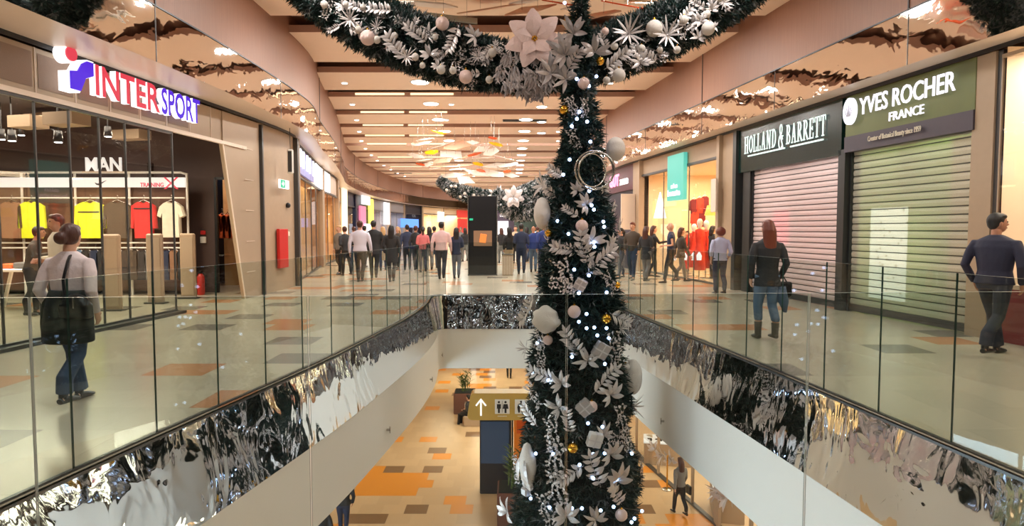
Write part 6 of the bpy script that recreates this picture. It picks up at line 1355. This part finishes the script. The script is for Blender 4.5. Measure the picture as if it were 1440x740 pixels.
a.prism([(.055, .24), (.065, .24), (.065, .6), (.055, .6)], yf - .01, yf); a.build('restroom_symbol', M['black'], t)
a = MB(); cx = .66; a.prism(circ(cx - .03, .57, .035, 12), yf - .01, yf); a.prism([(cx - .12, .5), (cx - .04, .53), (cx + .04, .42), (cx + .0, .40), (cx - .06, .46), (cx - .07, .24), (cx - .12, .24), (cx - .15, .4)], yf - .01, yf); a.prism([(cx, .34), (cx + .18, .30), (cx + .18, .33), (cx + .1, .37)], yf - .01, yf); a.prism(circ(cx + .15, .37, .02, 8), yf - .01, yf); a.build('baby_changing_symbol', M['black'], t)
yf = -.31; a = MB(); [a.prism([(c - .14, .12), (c + .14, .12), (c + .14, .14), (c - .14, .14)], yf - .01, yf) for c in (.06, .66)]; a.build('caption_line', SW, t)
def planter(px, py, w_, h_, label, lw):
    p = LF(px, py); t = empty('potted_plant', (p.x, p.y + w_ / 2, ZL), 0, label, 'plant'); m = MB(); m.box((0, 0, h_ / 2), (w_, w_, h_), bev=.02); m.build('box_planter', mat('planter_brown', lin(104, 66, 52), .6), t)
    m = MB(); m.box((0, 0, h_ - .03), (w_ * .9, w_ * .9, .1)); m.build('soil', M['cone'], t)
    rr_ = random.Random(int(px)); 
    m = MB()
    for k in range(16):
        a = rr_.uniform(0, 6.28); b = Vector((rr_.uniform(-.2, .2) * w_, rr_.uniform(-.2, .2) * w_, h_)); h2 = lw * rr_.uniform(.6, 1); 
        prev = [b, b + Vector((math.cos(a) * .08, math.sin(a) * .08, h2 * .5)), b + Vector((math.cos(a) * .28, math.sin(a) * .28, h2))]; m.tube(prev, [.012, .01, .004], 5)
        for q in range(6):
            tt = .25 + .12 * q; c_ = prev[0].lerp(prev[2], tt)
            leafmb(m, c_, Vector((math.cos(a + (q % 2 - .5) * 2.4), math.sin(a + (q % 2 - .5) * 2.4), .6)), Vector((0, 0, 1)), .26, .035, n=4)
    m.build('foliage', m_leaf('plant_leaves', lin(40, 66, 30), lin(96, 118, 50)), t)
planter(653, 583, .95, .92, 'leafy plant in a square brown planter behind the olive sign board', .95); planter(724, 741, .98, .92, 'spiky plant in a brown planter in front of the directory column beside the tree', 1.1)
p = LF(659, 588); t = empty('litter_bin', (p.x + .0, p.y - .1, ZL), 0, 'slim pale cylindrical bin in front of the brown planter on the lower floor', 'bin'); m = MB(); m.rings([(0, 0, 0, .16, .16), (0, 0, .7, .16, .16)], 20); m.build('body', M['soffit'], t); m = MB(); m.rings([(0, 0, .7, .17, .17), (0, 0, .73, .17, .17)], 20); m.build('lid', M['steel'], t)
p = LF(733, 664); t = empty('advertising_panel', (p.x + .2, p.y + .6, ZL), 0, 'orange advertising panel standing behind the directory column', 'advertising'); m = MB(); m.box((0, 0, 1.05), (.9, .16, 2.1), bev=.02); m.build('body', mat('advert_orange', lin(232, 140, 50), .5), t); m = MB(); m.box((0, -.085, 1.5), (.7, .012, .7)); m.build('poster', mat('advert_deep', lin(214, 96, 26), .5), t)
# far wall band of the lower floor
m = MB(); m.box((0, 37.4, ZL + .6), (14, .3, 1.2)); o = struct(m, 'wall_far_band', mat('red_brown_band', lin(128, 48, 34), .5))
for k, px in enumerate((665, 692)):
    p = LF(px, 521); m = MB(); m.box((0, 0, .6), (.32, .08, 1.1)); o = m.build('lit_panel', M['neonwhite'], None, (p.x, 37.19, ZL)); tag(o, ['bright vertical light panel on the red brown wall band, left one', 'bright vertical light panel on the red brown wall band, one beside the walker'][k], 'light panel')
area((-2, 34, ZL + 3.2), 5, 1.5, 260, (1, .85, .6))
# lower right shopfront
LS = [(7.6, 8), (6.55, 12.5), (5.5, 17.65), (4.55, 22.2), (4.3, 26), (4.4, 36)]
SH = mat('shoe_shop_floor', lin(214, 186, 150), .35, var=.05)
m = MB(); A = LS; m.slab(A, off(A, .14), ZL, ZL + .06, 1); m.add([(x, y, ZL + .012) for x, y in A] + [(x + 5.5, y, ZL + .012) for x, y in A], [(i, len(A) + i, len(A) + i + 1, i + 1) for i in range(len(A) - 1)]); struct(m, 'floor_shop_lower', [SH, M['darksteel']])
m = MB(); m.strip(off(A, 5.5), ZL, ZB); struct(m, 'wall_shop_lower', CREAMIN)
WN[0] += 1; t = empty('window_%d' % WN[0], (0, 0, 0), kind='structure'); m = MB(); g = MB(); cs_ = [8, 10, 12, 14, 15.6, 17.2, 18.6, 20.9, 23, 26]
for q in cs_: m.box((xat(LS, q) + .05, q, (ZL + ZB) / 2), (.08, .09 if q != 17.2 else .4, ZB - ZL))
for a, b in zip(cs_, cs_[1:]):
    if a == 18.6: continue
    g.bar(Vector((xat(LS, a) + .05, a, (ZL + ZB) / 2)), Vector((xat(LS, b) + .05, b, (ZL + ZB) / 2)), .012, ZB - ZL - .1)
m.build('window_frame', M['taupe'], t); g.build('window_pane', M['glass_shop'], t)
SHOES = [FB['black'], FB['brown'], FB['grey'], FB['beige'], FB['dkred']]
def plinth(x, y, w_, d_, h_, label, rz=-.2, ns=5):
    t = empty('display_plinth', (x, y, ZL + .012), rz, label, 'plinth'); m = MB(); m.box((0, 0, h_ / 2), (w_, d_, h_), bev=.01); m.build('body', M['taupe'], t); m = MB(); m.box((0, 0, h_ + .02), (w_ * 1.02, d_ * 1.02, .04)); m.build('lit_top', m_emit('plinth_top', (1, .97, .92), .75), t)
    for k in range(ns * 2):
        u = -.42 + .84 * (k // 2) / (ns - 1); v = -.2 + .4 * (k % 2); c, s_ = math.cos(rz), math.sin(rz); X, Y_ = u * w_ * .9, v * d_
        m = MB(); m.tube([(0, -.11, .05), (0, -.03, .045), (0, .06, .03), (0, .13, .02)], [(.035, .05), (.035, .04), (.045, .03), (.025, .015)], 10, flat=(1, 0, 0)); m.box((0, -.10, .015), (.05, .05, .03))
        o = m.build('shoe', SHOES[(k * 3 + ns) % 5], None, (x + X * c - Y_ * s_, y + X * s_ + Y_ * c, ZL + .012 + h_ + .04), rz + .5 + .3 * (k % 3)); tag(o, '%s shoe on the %s, %s in the row' % (['black', 'brown', 'grey', 'beige', 'dark red'][(k * 3 + ns) % 5], label.split(',')[0], nth(k)), 'shoe', 'shoes on ' + label.split(',')[0])
plinth(5.45, 22.1, 1.6, .9, .75, 'low plinth beside the brass post', -.2, 5); plinth(6.1, 23.6, 1.2, .7, 1.15, 'tall rear plinth, behind the low shoe plinth', -.2, 4); plinth(6.15, 17.95, .8, 1.3, .8, 'plinth right of the walking woman, lit white top', -.2, 4); plinth(6.7, 15.6, .8, 1.4, .8, 'plinth nearest the slab corner, lit white top', -.2, 4)
for k, (px, py, Y) in enumerate(((922, 632, 20.2), (932, 640, 20.0), (945, 648, 19.8), (1010, 690, 17.0), (1022, 702, 16.8), (1030, 690, 16.6))):
    p = onY(px, py, Y); spray('star' if k % 2 else 'fan', (p.x, p.y, p.z), (-1, -.4, -.1), .42, .3 * k, None)
    o = REG.pop()[0]; tag(o, 'silver leaf cluster hanging in the lower shoe shop window, %s from the left' % nth([0, 1, 2, 3, 4, 5][k]), 'decoration', 'silver leaves in the lower shoe shop window')
area((7.6, 20.5, ZB - .1), 3, 4, 170, (1, .86, .66)); area((8.2, 14.5, ZB - .1), 3, 4, 150, (1, .86, .66))
# stanchion in front of the low plinth
p = LF(938, 689); t = empty('barrier_post', (p.x, p.y, ZL), 0, 'thin brass coloured post on a round foot beside the low shoe plinth', 'post'); m = MB(); m.tube([(0, 0, 0), (0, 0, 1.1)], .025, 10); m.build('pole', M['gold'], t); m = MB(); m.rings([(0, 0, 0, .16, .16), (0, 0, .03, .15, .15)], 18); m.build('foot', M['steel'], t)
